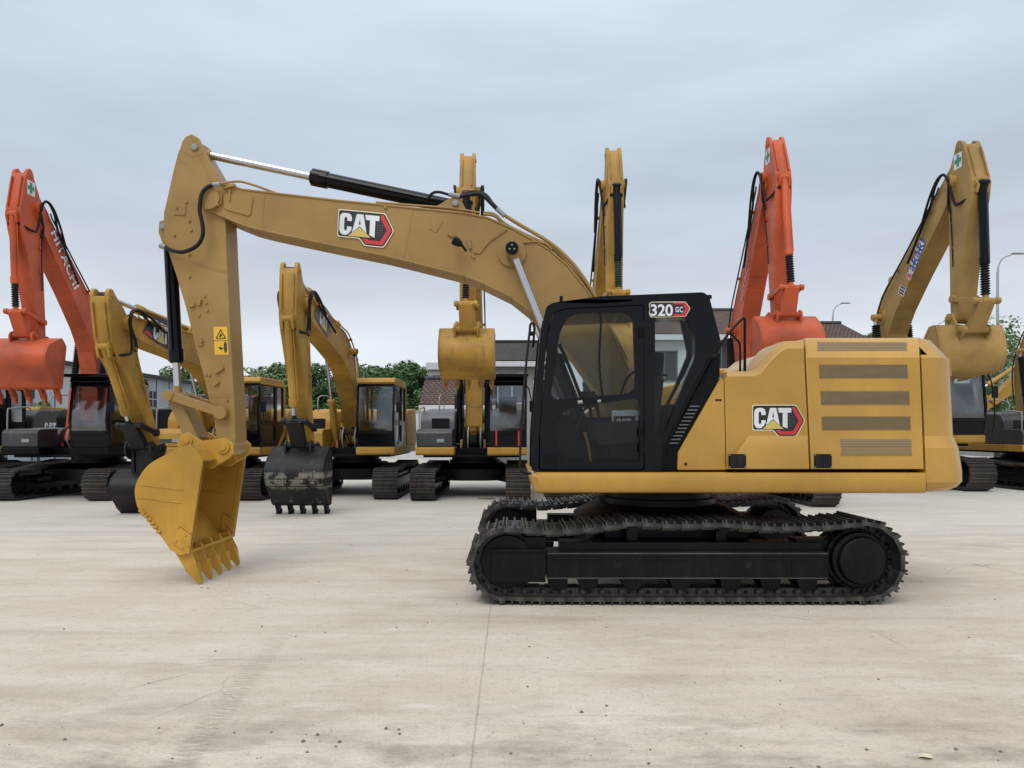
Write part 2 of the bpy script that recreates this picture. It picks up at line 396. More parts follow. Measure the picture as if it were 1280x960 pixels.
# ------------------------------------------------------------------ linkage (boom, arm, bucket, rams)
def linkage(root, foot, tip, pin, c, bw=1.13, bang=0, teeth=True, detail=False, bellows=None, bucket=True, fat=1.0, bs=1.0, drop=0):
    """c: colours dict: boom, arm, ram, bucket"""
    bf = frame(foot, tip); af = frame(tip, pin)
    HB, HA = .22*fat, .17*fat
    # boom: box section with flange plates standing proud
    poly = [at(bf, uv, fat) for uv in BOOM]
    mb = MB(); mb.prism(poly, -HB+.012, HB-.012)
    # flanges
    for idx in (range(1, NT), range(NT, len(BOOM)-1)):
        idx = list(idx)
        for a, b in zip(idx[:-1], idx[1:]):
            pa, pb = V2(poly[a]), V2(poly[b]); d = (pb-pa)
            if d.length < 1e-4: continue
            n = Vector((d.y, -d.x)).normalized()*.012
            mb.prism([tuple(pa+n), tuple(pb+n), tuple(pb-n), tuple(pa-n)], -HB, HB)
    t0 = at(bf, (1, 0)); mb.cylx(*t0, .13*fat, -.27*fat, .27*fat); mb.cylx(*at(bf, (0,0)), .16*fat, -.3, .3)
    # ram bracket on top of boom
    q = V2(at(bf, CYLB, fat)); e = bf[1]; n = bf[2]
    for s in (-1, 1):
        x = s*.12*fat
        mb.prism([tuple(q+e*.20-n*.16), tuple(q+e*.05+n*.07), tuple(q-e*.03+n*.07), tuple(q-e*.38-n*.16)], x-.025, x+.025)
    bt = at(bf, BCTOP, fat)
    mb.cylx(*bt, .165*fat, -HB-.012, HB+.012, 32); mb.cylx(*bt, .075*fat, -.42*fat, .42*fat)
    boom = mb.build('boom', M[c['boom']], root, .008)
    # arm
    apoly = [at(af, uv, fat) for uv in ARM]
    mb = MB(); mb.prism(apoly, -HA, HA)
    for s in (-1, 1):
        mb.prism([at(af, uv, fat) for uv in AEAR], *sorted((s*(HA-.07*fat), s*(HA+.004))))
    mb.cylx(*at(af, ARMCYL, fat), .045*fat, -HA-.02, HA+.02, 16)
    if not detail:
        for s in (-1, 1): mb.prism([at(af, (u, v+(.05 if k < 4 else 0)), fat) for k, (u, v) in enumerate(ARIB)], s*.11*fat-.012, s*.11*fat+.012)
    ap = at(af, APIN, fat); pp = tuple(pin)
    mb.cylx(*pp, .098*fat, -.255*fat, .255*fat, 28); mb.cylx(*ap, .07*fat, -.245*fat, .245*fat, 24)
    bkt = at(af, BKTOP, fat)
    for s in (-1, 1):
        x = s*.1*fat; b0 = V2(bkt)
        mb.prism([tuple(b0+Vector((.06,.07))), tuple(b0+Vector((.07,-.06))), tuple(b0+Vector((.02,-.20))), tuple(b0+Vector((-.16,-.22))), tuple(b0+Vector((-.16,.12)))], x-.025, x+.025)
    mb.cylx(*bkt, .05*fat, -.14*fat, .14*fat)
    arm = mb.build('arm', M[c['arm']], root, .008)
    # bucket
    th = bang; ca, sa = math.cos(th), math.sin(th); P = V2(pin)
    def rb(v): v = V2(v)*fat; return (P.x+v.x*ca-v.y*sa, P.y+v.x*sa+v.y*ca)
    W = bw/2
    rq = rb
    def rb(v): q = rq(V2(v)*bs); return (q[0], q[1]-drop)
    Q = V2(rq(QPIN0)); RP = V2(at(af, RPIN0, fat))
    if bang or True:
        r1 = (V2(loc(AF, PIN0)) - V2((0,0))).length
        l1 = ((V2(at(AF, RPIN0)))-V2(at(AF, APIN))).length*fat; l2 = ((V2(at(AF, RPIN0)))-(PIN0+QPIN0)).length*fat
        RP = circ_isect(ap, l1, Q, l2)
    if bucket:
        mb = MB(); outl = [V2(v) for v in BUCK]; cen = sum(outl, Vector((0,0)))/len(outl)
        inn = []
        for i, v in enumerate(outl):
            a = outl[max(i-1,0)]; b = outl[min(i+1,len(outl)-1)]; t = (b-a).normalized(); nn = Vector((-t.y, t.x))
            if (cen-v).dot(nn) < 0: nn = -nn
            inn.append(v+nn*.03)
        band = [rb(v) for v in outl]; bin_ = [rb(v) for v in inn]
        for i in range(len(band)-1):
            mb.prism([band[i], band[i+1], bin_[i+1], bin_[i]], -W+.02, W-.02)
        # pad plates on the heel
        for k in ():
            a, b = V2(outl[k]), V2(outl[k+1]); t = (b-a).normalized(); nn = Vector((-t.y, t.x))
            if (cen-a).dot(nn) > 0: nn = -nn
            mb.prism([rb(a), rb(b), rb(b+nn*.012), rb(a+nn*.012)], -W+.06, W-.06)
        bucketo = mb.build('bucket', M[c['bucket']], root, 0, smooth=40)
        for s in (-1, 1):
            mb = MB(); x = s*W
            mb.prism([rb(v) for v in outl], x-.016, x+.016)
            # edge bar down the opening and rib strips
            a, b = V2(outl[0]), V2(outl[-1]); t = (b-a).normalized(); nn = Vector((-t.y,t.x))
            if (cen-a).dot(nn) < 0: nn = -nn
            mb.prism([rb(a), rb(b), rb(b+nn*.06), rb(a+nn*.06)], x-.026, x+.026)
            if detail:
                for (p, q_) in (((176,605),(233,612)),((175,621),(230,628))):
                    a1 = V2(mp(*p,DK))-PIN0; b1 = V2(mp(*q_,DK))-PIN0; u = (b1-a1).normalized(); m_ = Vector((-u.y,u.x))*.006
                    mb.prism([rb(a1+m_), rb(b1+m_), rb(b1-m_), rb(a1-m_)], x-.024, x+.024)
                for i in range(21, 27):
                    a1, b1 = V2(outl[i]), V2(outl[i+1])
                    for t_ in ((.15,) if i < 26 else (.1,.5)):
                        c_ = a1.lerp(b1, t_); u = (b1-a1).normalized(); m_ = Vector((-u.y,u.x))
                        if (cen-c_).dot(m_) < 0: m_ = -m_
                        mb.prism([rb(c_-m_*.008), rb(c_+u*.035-m_*.008), rb(c_+u*.035+m_*.045), rb(c_+m_*.045)], x-.034, x+.034)
                a1 = [V2(mp(*p,DK))-PIN0 for p in [(226,655),(243,667),(239,690),(221,679)]]
                mb.prism([rb(v) for v in a1], x-.03, x+.03)
                for p in ((227,658),(236,668),(224,675),(233,683)):
                    b1 = rb(V2(mp(*p,DK))-PIN0); mb.cylx(*b1, .012, x-.04, x+.04, 8)
                for (p, q_) in (((228,654),(243,665)),((231,671),(240,681))):
                    a2 = V2(mp(*p,DK))-PIN0; b2 = V2(mp(*q_,DK))-PIN0; u = (b2-a2).normalized(); m_ = Vector((-u.y,u.x))*.007
                    mb.prism([rb(a2+m_), rb(b2+m_), rb(b2-m_), rb(a2-m_)], x-.045, x+.045)
            mb.build('side_plate', M[c['bucket']], bucketo, .004)
        mb = MB()
        for s in (-1, 1):
            x = s*.25*fat; mb.prism([rq(v) for v in EAR], x-.022, x+.022)
        mb.cylx(*Q, .065*fat, -.29*fat, .29*fat, 24); mb.cylx(*pp, .07*fat, -.30*fat, .30*fat, 24); mb.cylx(*pp, .04*fat, -.315*fat, .315*fat, 16); mb.cylx(*Q, .035*fat, -.305*fat, .305*fat, 16)
        if drop:
            for s in (-1, 1): mb.prism([rq((-.10,0)), rq((.36,.03)), rb((.45,-.05)), rb((-.05,-.15))], s*.2-.03, s*.2+.03)
            mb.prism([rq((-.02,-.08)), rq((.30,-.02)), rb((.40,-.05)), rb((0,-.15))], -.16, .16)
        mb.build('hinge_bracket', M[c.get('hinge', c['bucket'])], bucketo, .006)
        if teeth:
            for i in range(5):
                x = -W+.07+(bw-.14)*i/4
                mb = MB()
                def seg(poly, w0, w1):      # wedge taper from w0 to w1 along polygon order (0,1)=root (2,3)=tip
                    vs = []
                    for s in (-1,1):
                        for k, v in enumerate(poly):
                            w = w0 if k in (0,1) else w1
                            f, z = rb(v); vs.append((x+s*w, -f, z))
                    mb.add(vs, [(3,2,1,0),(4,5,6,7),(0,1,5,4),(1,2,6,5),(2,3,7,6),(3,0,4,7)])
                seg(ADAPT, .026, .036)
                cA = [ (V2(ADAPT[3])+ (V2(TOOTH[0])-V2(ADAPT[3]))), ADAPT[2]]
                seg([TOOTH[0], TOOTH[1], TOOTH[2], TOOTH[3]], .054, .013)
                # nose strap running back over the lip
                a, b = V2(ADAPT[1]), V2(ADAPT[2]); d = (a-b).normalized()
                seg([b, V2(ADAPT[3]), V2(ADAPT[0])+d*.0, a+d*.09], .03, .012)
                mb.build('tooth', M[c.get('tooth', c['bucket'])], bucketo, .004)
        else:
            mb = MB(); a, b = V2(ADAPT[0]), V2(ADAPT[1]); tv = V2(TOOTH[2]).lerp(V2(ADAPT[2]), .5)
            mb.prism([rb(a), rb(b), rb(tv)], -W-.01, W+.01); mb.build('cutting_edge', M[c['bucket']], bucketo, .004)
    # tipping links
    for s in (-1, 1):
        mb = MB(); A2 = V2(ap); d = (RP-A2).normalized(); n2 = Vector((-d.y, d.x)); x = s*.215*fat
        mb.prism([tuple(A2+n2*.05), tuple(RP+n2*.05), tuple(RP+d*.04), tuple(RP-n2*.05), tuple(A2-n2*.05), tuple(A2-d*.05)], x-.025, x+.025)
        mb.cylx(*RP, .062*fat, x-.04, x+.04, 20); mb.cylx(*ap, .075*fat, x-.035, x+.045 if s > 0 else x+.035, 20)
        mb.build('tipping_link', M[c.get('link', c['arm'])], root, .006)
    mb = MB(); d = (Q-RP).normalized(); n2 = Vector((-d.y, d.x))
    mb.prism([tuple(RP+n2*.07), tuple(Q+n2*.075), tuple(Q+d*.06), tuple(Q-n2*.075), tuple(RP-n2*.07), tuple(RP-d*.05)], -.15*fat, .15*fat)
    mb.cylx(*RP, .05*fat, -.2*fat, .2*fat)
    mb.build('bucket_link', M[c.get('link', c['arm'])], root, .012)
    # rams
    def ram(name, A, B, x, r, barrel, rodr, colr, collar=.1, bell=None):
        A = Vector(p3(A, x)); B = Vector(p3(B, x)); d = B-A; L = d.length; d.normalize()
        mb = MB(); E = A+d*barrel*L
        mb.tube([A, A+d*.05, A+d*.06, E-d*collar, E-d*collar, E-d*.02, E-d*.02, E], [r*.8, r*.8, r, r, r*1.18, r*1.18, r*1.0, r*.9], 20)
        mb.tube([A+Vector((-.1*fat,0,0)), A+Vector((.1*fat,0,0))], r*.95, 16)
        # port line along the barrel
        sgn = Vector((1,0,0))
        mb.tube([A+d*.15+sgn*(r+.018), E-d*.12+sgn*(r+.018)], .014, 8)
        mb.tube([A+d*.15+sgn*(r-.01), A+d*.15+sgn*(r+.02)], .02, 8); mb.tube([E-d*.12+sgn*(r-.01), E-d*.12+sgn*(r+.02)], .02, 8)
        o = mb.build(name, M[colr], root, 0)
        mb = MB(); mb.tube([E, B-d*.05], rodr, 16); mb.build('rod', M['chrome'], o)
        mb = MB(); mb.tube([B+Vector((-.075*fat,0,0)), B+Vector((.075*fat,0,0))], r*.85, 18); mb.tube([B-d*.12, B-d*.02],[rodr*1.15, r*.7],14)
        mb.build('rod_eye', M[c.get('link', c['arm'])], o, .004)
        if bell:
            n = max(6, int((B-E).length*.85/.05)); pts = []; rr = []
            for k in range(n*2+1):
                pts.append(E+(B-E)*.85*k/(n*2)); rr.append(r*1.15 if k % 2 else r*.72)
            mb = MB(); mb.tube(pts, rr, 14); mb.build('bellows', M[bell], o, smooth=20)
        return o
    am = at(af, ARMCYL, fat)
    ram('arm_ram', at(bf, CYLB, fat), am, 0, .085*fat, c.get('armbarrel', .58), .045*fat, c['ram'], .2, bellows)
    ram('bucket_ram', bkt, tuple(RP), 0, .073*fat, c.get('bkbarrel', .80), .042*fat, c.get('bkram', c['ram']), .16, bellows)
    bfoot = V2(foot)+Vector((.42,-.42))*fat
    for s in (-1, 1):
        ram('boom_ram', tuple(bfoot), bt, s*.36*fat, .082*fat, c.get('bbarrel', .50), .042*fat, c.get('bmram', c['ram']), .12, bellows)
    return dict(bf=bf, af=af, boom=boom, arm=arm, RP=RP, HB=HB, HA=HA, bt=bt)

# ------------------------------------------------------------------ tracks
def arcp(cx, cy, r, a0, a1, n):
    return [(cx+r*math.cos(R(a0+(a1-a0)*k/n)), cy-r*math.sin(R(a0+(a1-a0)*k/n))) for k in range(n+1)]
_px = [(690,757),(1040,757)] + arcp(1082,702.5,54.5,-75,88,14) + [(1030,653),(960,654),(905,649),(850,651),(792,648),(740,655),(690,659)] + arcp(634,706,51,88,255,14)
TPATH = [(-mp(x,y,6.7)[0], mp(x,y,6.7)[1]) for x,y in _px]          # (y, z), counter-clockwise
def resample(path, n):
    P = [Vector(p) for p in path]; P.append(P[0]); d = [0]
    for a, b in zip(P[:-1], P[1:]): d.append(d[-1]+(b-a).length)
    out = []; L = d[-1]
    for k in range(n):
        t = L*k/n; i = max(j for j in range(len(d)) if d[j] <= t+1e-9); i = min(i, len(P)-2)
        s = (t-d[i])/max(d[i+1]-d[i],1e-9); p = P[i].lerp(P[i+1], s)
        out.append(p)
    res = []
    for k in range(n):
        t = (out[(k+1)%n]-out[k-1]).normalized(); nn = Vector((t.y, -t.x)); res.append((out[k], nn, t))
    return res, L/n
SHOES, PITCH = resample(TPATH, 49)
def shoe_section():
    h = PITCH*.5
    b = -.075
    #(t, n) outline, n=0 is the grouser tip
    return [(-h-.010,-.036),(-h+.004,-.036),(-h+.007,0),(-h+.023,0),(-h+.030,-.036),(-.012,-.036),(-.008,-.004),(.009,-.004),(.014,-.036),(h-.032,-.036),(h-.027,-.008),(h-.011,-.008),(h-.006,-.036),(h-.006,b),(-h-.010,b)]
def shoe_mb(mb, w, simple=False):
    pts = shoe_section()
    n = len(pts)
    vs = [(x, t, nn) for x in (-w/2, w/2) for t, nn in pts]
    mb.add(vs, [tuple(range(n)), tuple(range(n,2*n))[::-1]] + [(i,n+i,n+(i+1)%n,(i+1)%n) for i in range(n)])
    for s in (-1, 1):
        mb.box((s*.085-.02, -PITCH*.42, -.125), (s*.085+.02, PITCH*.30, -.043))
        mb.box((s*.062-.02, PITCH*.18, -.12), (s*.062+.02, PITCH*.55, -.055))
        if not simple:
            for t in (-.045, .045):
                mb.tube([(s*.085, t, -.032), (s*.085, t, -.018)], .014, 6)
    mb.tube([(-.13, PITCH*.40, -.088), (.13, PITCH*.40, -.088)], .026, 8)
def undercarriage(root, detail, col_shoe, col_frame):
    for side in (1, -1):
        xc = 1.15*side
        if detail:
            # chain pins hold the shoes together: 'track' is the frame of the chain, shoes hang on it
            mb = MB()
            for p, nn, t in SHOES:
                c = p-nn*.085; mb.tube([(xc-.11, c.x, c.y), (xc+.11, c.x, c.y)], .018, 8)
            tr = mb.build('track', M[col_frame], root)
            if not hasattr(undercarriage, 'me'):
                mb = MB(); shoe_mb(mb, .60); tmp = mb.build('track_shoe', M[col_shoe], None, 0, smooth=30); undercarriage.me = tmp.data; bpy.data.objects.remove(tmp)
            for p, nn, t in SHOES:
                o = bpy.data.objects.new('track_shoe', undercarriage.me); COL.objects.link(o); o.parent = tr
                o.location = (xc, p.x, p.y); o.rotation_euler = (math.atan2(-nn.x, nn.y), 0, 0)
        else:
            one = MB(); shoe_mb(one, .60, True); mb = MB()
            for p, nn, t in SHOES:
                mt = Matrix.Translation((xc, p.x, p.y)) @ Matrix.Rotation(math.atan2(-nn.x, nn.y), 4, 'X')
                mb.add([mt @ Vector(v) for v in one.v], one.f)
            tr = mb.build('track', M[col_shoe], root, 0, smooth=30)
        iy, iz = -mp(634,706,6.7)[0], mp(634,706,6.7)[1]; sy, sz = -mp(1082,702.5,6.7)[0], mp(1082,702.5,6.7)[1]
        mb = MB()
        mb.cylx(-iy, iz, .30, xc-.10, xc+.10, 36); mb.cylx(-iy, iz, .26, xc-.16, xc+.16, 36); mb.cylx(-iy, iz, .09, xc-.14, xc+.14, 20)
        mb.build('idler_wheel', M[col_frame], tr, .006)
        mb = MB()
        for s_ in (1,):
            teeth = []
            for k in range(42):
                r = .335 if (k//1) % 2 else .30; a = 2*math.pi*k/42; teeth.append((-(sy+r*math.cos(a)), sz+r*math.sin(a)))
            mb.prism(teeth, xc-.03, xc+.03)
        o = side
        mb.tube([(xc, sy, sz), (xc+o*.12, sy, sz), (xc+o*.125, sy, sz), (xc+o*.2, sy, sz), (xc+o*.205, sy, sz), (xc+o*.255, sy, sz), (xc+o*.27, sy, sz)], [.30,.30,.27,.27,.235,.225,.19], 40)
        for k in range(18):
            a = 2*math.pi*k/18; mb.tube([(xc+o*.12, sy+.285*math.cos(a), sz+.285*math.sin(a)), (xc+o*.14, sy+.285*math.cos(a), sz+.285*math.sin(a))], .014, 6)
        mb.tube([(xc-o*.3, sy, sz), (xc, sy, sz)], .25, 28)
        mb.build('sprocket', M[col_frame], tr, .004)
        if detail or True:
            for px in (697,735,790,850,912,962,1008):
                y = -mp(px,726,6.9)[0]; mb = MB()
                mb.cylx(-y, .20, .085, xc-.12, xc+.12, 20); mb.cylx(-y, .20, .10, xc-.13, xc-.09, 20); mb.cylx(-y, .20, .10, xc+.09, xc+.13, 20)
                mb.build('track_roller', M[col_frame], tr)
            for px in (792, 905):
                y = -mp(px,660,6.9)[0]; mb = MB(); mb.cylx(-y, .735, .065, xc-.11, xc+.13, 18); mb.box((xc-.05, y-.05, .55), (xc+.0, y+.05, .72)); mb.build('carrier_roller', M[col_frame], tr)
        # side frame
        mb = MB(); g = lambda px: -mp(px,700,6.8)[0]
        A = lambda px, py: (mp(px,py,6.83)[0], mp(px,py,6.83)[1])
        def bx(px0, px1, py0, py1, xa, xb):
            f0, z1 = A(px0, py0); f1, z0 = A(px1, py1); xs = sorted((xc+o*xa, xc+o*xb)); mb.box((xs[0], -f0, z0), (xs[1], -f1, z1))
        bx(683,1036,693,722,-.17,.17)                   # main beam
        bx(700,1030,679,693,-.13,.10)                   # upper, set-in part
        bx(614,682,689,727,-.15,.20); bx(614,682,686,689.3,-.16,.215)
        bx(655,682,672,688,.02,.13)
        bx(1000,1046,676,728,-.15,.08)
        frm = mb.build('track_frame', M[col_frame], root, .005)
        for q0, q1 in ((691,692.6),(721.8,723.2)): mb = MB(); bx(684,1034,q0,q1,-.165,.183); mb.build('beam_edge', M['pale_edge'], frm)
        mb = MB(); bx(616,681,687.2,688.8,-.1,.21); mb.build('cover_edge', M['pale_edge'], frm)
        if detail:
            mb = MB()
            for (a0, a1) in ((689,753),(795,862),(952,1022)):
                pts = [A(a0,696),A(a0+4,701),A(a1-4,701),A(a1,696)]
                mb.prism(pts, *sorted((xc+o*.168, xc+o*.178)))
            for a0 in (725, 830, 890, 990): 
                f, z = A(a0, 707); mb.box((xc+o*.172-.004, -f-.002, z-.1), (xc+o*.172+.004, -f+.002, z+.1))
            mb.build_split('beam_rib', M['under'], frm, .002)
            mb = MB()
            for a0 in (772, 935): mb.cylx(*A(a0,706), .036, xc+o*.166, xc+o*.1735, 16)
            mb.cylx(*A(666,679), .02, xc+o*.126, xc+o*.134, 12)
            mb.build_split('access_hole', M['rubber'], frm)
    mb = MB(); mb.rings([[(x*s, y*s, z) for x, y in [(.95,-.75),(.95,.75),(.35,.95),(-.35,.95),(-.95,.75),(-.95,-.75),(-.35,-.95),(.35,-.95)]] for z, s in ((.42,1),(.72,1),(.86,.75))])
    for s in (-1, 1):
        for t in (-1, 1): mb.tube([(s*.5, t*.55, .56), (s*1.05, t*.9, .46)], .13, 8)
    mb.build('carbody', M[col_frame], root, .02)
    mb = MB(); mb.tube([(0,0,.84),(0,0,.93),(0,0,.93),(0,0,1.03)], [.68,.68,.62,.62], 40); mb.build('swing_ring', M[col_frame], root, .005)

# ------------------------------------------------------------------ the main excavator
root = empty('excavator', (XS, YC, 0), R(-90))
tag(root, 'large clean yellow excavator in side view with black cab in the foreground, marked 320 GC', 'excavator')
undercarriage(root, True, 'shoe', 'under')
C0 = dict(boom='yellow_shaded', arm='yellow_shaded', ram='black', bucket='yellow_bucket', armbarrel=.57, bkbarrel=.80, bbarrel=.5)
K = linkage(root, FOOT0, TIP0, PIN0, C0, detail=True, bw=1.19)
XB = K['HB']; XA = K['HA']
# logo on the boom
DBF = YC-XB
def bl(a, b):
    px = 423.3+a*1.05-b*.05; py = 262.3+a*.10+b*1.06
    return mp(px, py, DBF)
cat_logo(K['boom'], bl, XB+.012-.012+.001)
# weld seams, nose plate and brackets on the boom (one raised mesh)
mb = MB()
def strip(mb, pts, w, D, t=.008):
    P = [V2(mp(x,y,D)) for x,y in pts]; L = []; Rr = []
    for i, p in enumerate(P):
        d = (P[min(i+1,len(P)-1)]-P[max(i-1,0)])
        if d.length < 1e-6: d = P[i]-P[i-1]
        d.normalize(); n = Vector((-d.y,d.x))*w/2; L.append(tuple(p+n)); Rr.append(tuple(p-n))
    mb.prism(L+Rr[::-1], YC-D-.01, YC-D+t)
DBs = YC-(XB-.012)
strip(mb, [(331,243),(327,283)], .012, DBs, .004); strip(mb, [(516,263),(505,322)], .012, DBs, .004)
mb.build_split('weld_seam', M['yellow_shaded'], K['boom'])
mb = MB(); mb.prism(roundp([mp(x,y,DBs) for x,y in [(279,243),(317,246),(313,271),(281,262)]], .04), XB-.03, XB+.002)
mb.prism(roundp([mp(x,y,DBs) for x,y in [(258,240),(279,243),(278,257),(257,256)]], .03), XB-.03, XB+.02)
mb.build('nose_plate', M['yellow_shaded'], K['boom'], .004)
mb = MB(); f_, z_ = mp(271,250,7.9); mb.box((XB+.02, -f_-.03, z_-.06), (XB+.045, -f_+.015, z_+.06)); mb.build('reflector', M['white'], K['boom'], .004)
mb = MB()
mb.prism([mp(x,y,DBs) for x,y in [(536,286),(543,275),(554,278),(545,291)]], XB-.02, XB-.006)
strip(mb, [(560,292),(566,296)], .03, DBs, .02); strip(mb, [(480+424/4,300),(480+432/4,312)], .03, DBs, .035)
for p in ((480,256),(590,318)): strip(mb, [p,(p[0]+3,p[1]+5)], .03, DBs, .02)
strip(mb, [(288,238),(288,252)], .02, DBs, .03); strip(mb, [(280,236),(295,232)], .03, DBs, .04)
mb.build_split('bracket', M['yellow_shaded'], K['boom'], .003)
# boom lamp and pin heads
mb = MB(); c_ = Vector(m3(577,306,7.80)); mb.tube([c_, c_+Vector((0,-.05,.03)), c_+Vector((0,-.09,.055))], [.03,.05,.052], 16); mb.tube([c_, c_+Vector((-.05,.05,-.06))], .015, 8)
mb.build('work_lamp', M['black'], K['boom'], .004)
mb = MB(); bt = K['bt']; mb.cylx(*bt, .072, .40, .452, 28); mb.build('ram_pin_cap', M['black'], K['boom'], .008)
mb = MB()
for a in (90, 210, 330): mb.cylx(bt[0]+.03*math.cos(R(a)), bt[1]+.03*math.sin(R(a)), .011, .45, .460, 10)
for pt, xx, r in ((at(K['bf'], CYLB), .15, .035), (at(K['af'], ARMCYL), XA, .035), (at(K['af'], BKTOP), .145, .03)):
    mb.cylx(*pt, r, xx, xx+.025, 20)
mb.build_split('pin_head', M['silver'], K['boom'], .004)
mb = MB(); strip(mb, [(646,307),(652,304),(670,302),(682,305),(690,312)], .012, DBs, .02); strip(mb, [(592,316),(600,317),(606,309),(612,302),(625,293),(634,287)], .01, DBs, .015)
mb.build('wire', M['yellow_dull'], K['boom'])
# arm details
DAF = YC-XA
mb = MB()
strip(mb, [(222,318),(252,330),(283,338)], .012, DAF, .003); strip(mb, [(221,321),(252,333),(283,341)], .006, DAF, .004)
strip(mb, [(264,493),(291,493)], .010, DAF, .004); strip(mb, [(264,496.5),(291,496.5)], .006, DAF, .004)
strip(mb, [(247,172),(242,182),(254,205),(262,225),(270,232)], .010, DAF, .005)
strip(mb, [(217,268),(232,269),(232,257)], .010, DAF, .010)
strip(mb, [(260,272),(280,275)], .010, DAF, .003)
strip(mb, [(234,206),(224,200)], .012, DAF, .003)
mb.build_split('weld_seam', M['yellow_shaded'], K['arm'])
mb = MB()
for x, y in [(233,253),(237,276),(239,288),(218,294),(237,346),(256,370),(258,379),(249,394),(259,388),(237,318),(221,260),(262,469),(258,468),(269,521),(284,500)]:
    mb.cylx(*mp(x,y,DAF), .016, XA-.01, XA+.016, 10)
for a, b in (((270,466),(280,459)),((268,481),(274,477)),((249,382),(251,374)),((238,383),(244,381)),((253,428),(250,424))): strip(mb, [a,b], .035, DAF, .03)
strip(mb, [(251,425),(251,432)], .05, DAF, .02)
mb.build_split('mounting_boss', M['yellow_shaded'], K['arm'], .002)
# warning labels on the arm
def panel(name, mat, parent, pts, D, t=.002):
    return sheet([(pts, [])], name, M[mat], parent, lambda a, b: mp(a, b, D), YC-D+t)
lab = panel('warning_label', 'labelyellow', K['arm'], [(267,408.5),(284,408.5),(286,443.5),(268.5,443.5)], DAF)
rg = lambda pts: [tuple(p) for p in pts]
sheet([(rg([(276,411),(283,423.5),(269.5,423.5)]), [rg([(276,413.5),(281,422.3),(271.5,422.3)])]), (rg([(274,421),(276,416),(279,420.5),(277,419.5),(276,421.5)]), [])], 'warning_symbol', M['dblack'], lab, lambda a,b: mp(a,b,DAF), XA+.0035)
sheet([(rg([(267.5,425.4),(285,425.4),(285,426),(267.5,426)]), []), (rg([(280,429),(283.5,429),(284,436),(283,441),(281,441),(280,436)]), []), (rg([(274,434.6),(279.4,434.6),(279.4,435.6),(274,435.6)]), []), (rg([(276,433),(273,435.1),(276,437.2)]), []), (rg([(280.8,427),(282.8,427),(282.8,428.8),(280.8,428.8)]), [])], 'pictogram', M['trim_dark'], lab, lambda a,b: mp(a,b,DAF), XA+.0035)
# hoses and steel lines
def hose(pts, r, name, mat, parent, sm=5, n=10):
    mb = MB(); mb.tube(smoothpts(pts, sm), r, n); return mb.build(name, M[mat], parent, 0, smooth=60)
hose([m3(x,y,d) for x,y,d in [(268,231,7.86),(259,234,7.85),(252,243,7.84),(249.5,262,7.84),(253,280,7.84),(253.5,293,7.84),(249,304,7.84),(240,311,7.84),(228,315,7.85),(216,313.5,7.88),(206,309,7.95)]], .022, 'hose', 'rubber', K['arm'])
hose([m3(x,y,d) for x,y,d in [(200,307,7.95),(207,309,7.95)]], .03, 'hose_fitting', 'silver', K['arm'])
hose([m3(x,y,d) for x,y,d in [(266,231,7.86),(275,230,7.86)]], .026, 'hose_fitting', 'silver', K['arm'])
hose([m3(x,y,d) for x,y,d in [(273,230,7.87),(285,228,7.9),(301,227,7.95),(322,233,7.98),(345,241.5,8.0)]], .014, 'steel_line', 'yellow_shaded', K['boom'])
hose([m3(x,y,d) for x,y,d in [(470,253,8.0),(520,257,8.0),(560,260,8.0),(600,266,8.0)]], .014, 'steel_line', 'yellow_shaded', K['boom'])
for dd, off in ((8.0,0),(8.1,2)):
    hose([m3(x,y-off,dd) for x,y in [(604,268),(618,270),(632,282),(655,294),(690,311),(712,333),(733,358),(742,374),(768,418),(785,450)]], .016, 'steel_line', 'yellow_shaded', K['boom'])
hose([m3(x,y,7.95) for x,y in [(632,270),(650,281),(687,303),(712,325),(730,348),(744,371),(762,403)]], .022, 'steel_line', 'yellow_shaded', K['boom'])
hose([m3(x,y,d) for x,y,d in [(534,250,8.05),(540,242,8.0),(548,240,8.0),(560,243,8.0),(566,244,8.0)]], .016, 'hose', 'rubber', K['boom'])
hose([m3(x,y,d) for x,y,d in [(574,246,8.0),(590,243,8.0),(602,243,7.98),(612,252,7.96),(622,262,7.95)]], .024, 'hose', 'rubber', K['boom'])
hose([m3(x,y,d) for x,y,d in [(576,245,8.2),(590,240,8.25),(606,243,8.25),(616,255,8.2),(627,266,8.1)]], .022, 'hose', 'rubber', K['boom'])
hose([m3(x,y,d) for x,y,d in [(561,243,8.0),(575,245.5,8.0)]], .026, 'hose_fitting', 'silver', K['boom'])
hose([m3(x,y,d) for x,y,d in [(621,261,7.95),(631,270,7.95)]], .028, 'hose_fitting', 'silver', K['boom'])

# ---- upper body
DF = 6.87
def ring_rect(px0, px1, py, D, Dback):
    f0, z = mp(px0, py, D); f1, _ = mp(px1, py, D)
    return [(YC-D, -f0, z), (YC-D, -f1, z), (YC-Dback, -f1, z), (YC-Dback, -f0, z)]
def lerp(a, b, t): return a+(b-a)*t
prof = [(422.5,7.03),(425,6.99),(444,6.89),(447,6.87),(545,6.87),(560,6.80),(586.5,6.80)]
def profD(py):
    for (a, da), (b, db) in zip(prof[:-1], prof[1:]):
        if a <= py <= b: return lerp(da, db, (py-a)/(b-a))
    return prof[-1][1] if py > prof[-1][0] else prof[0][1]
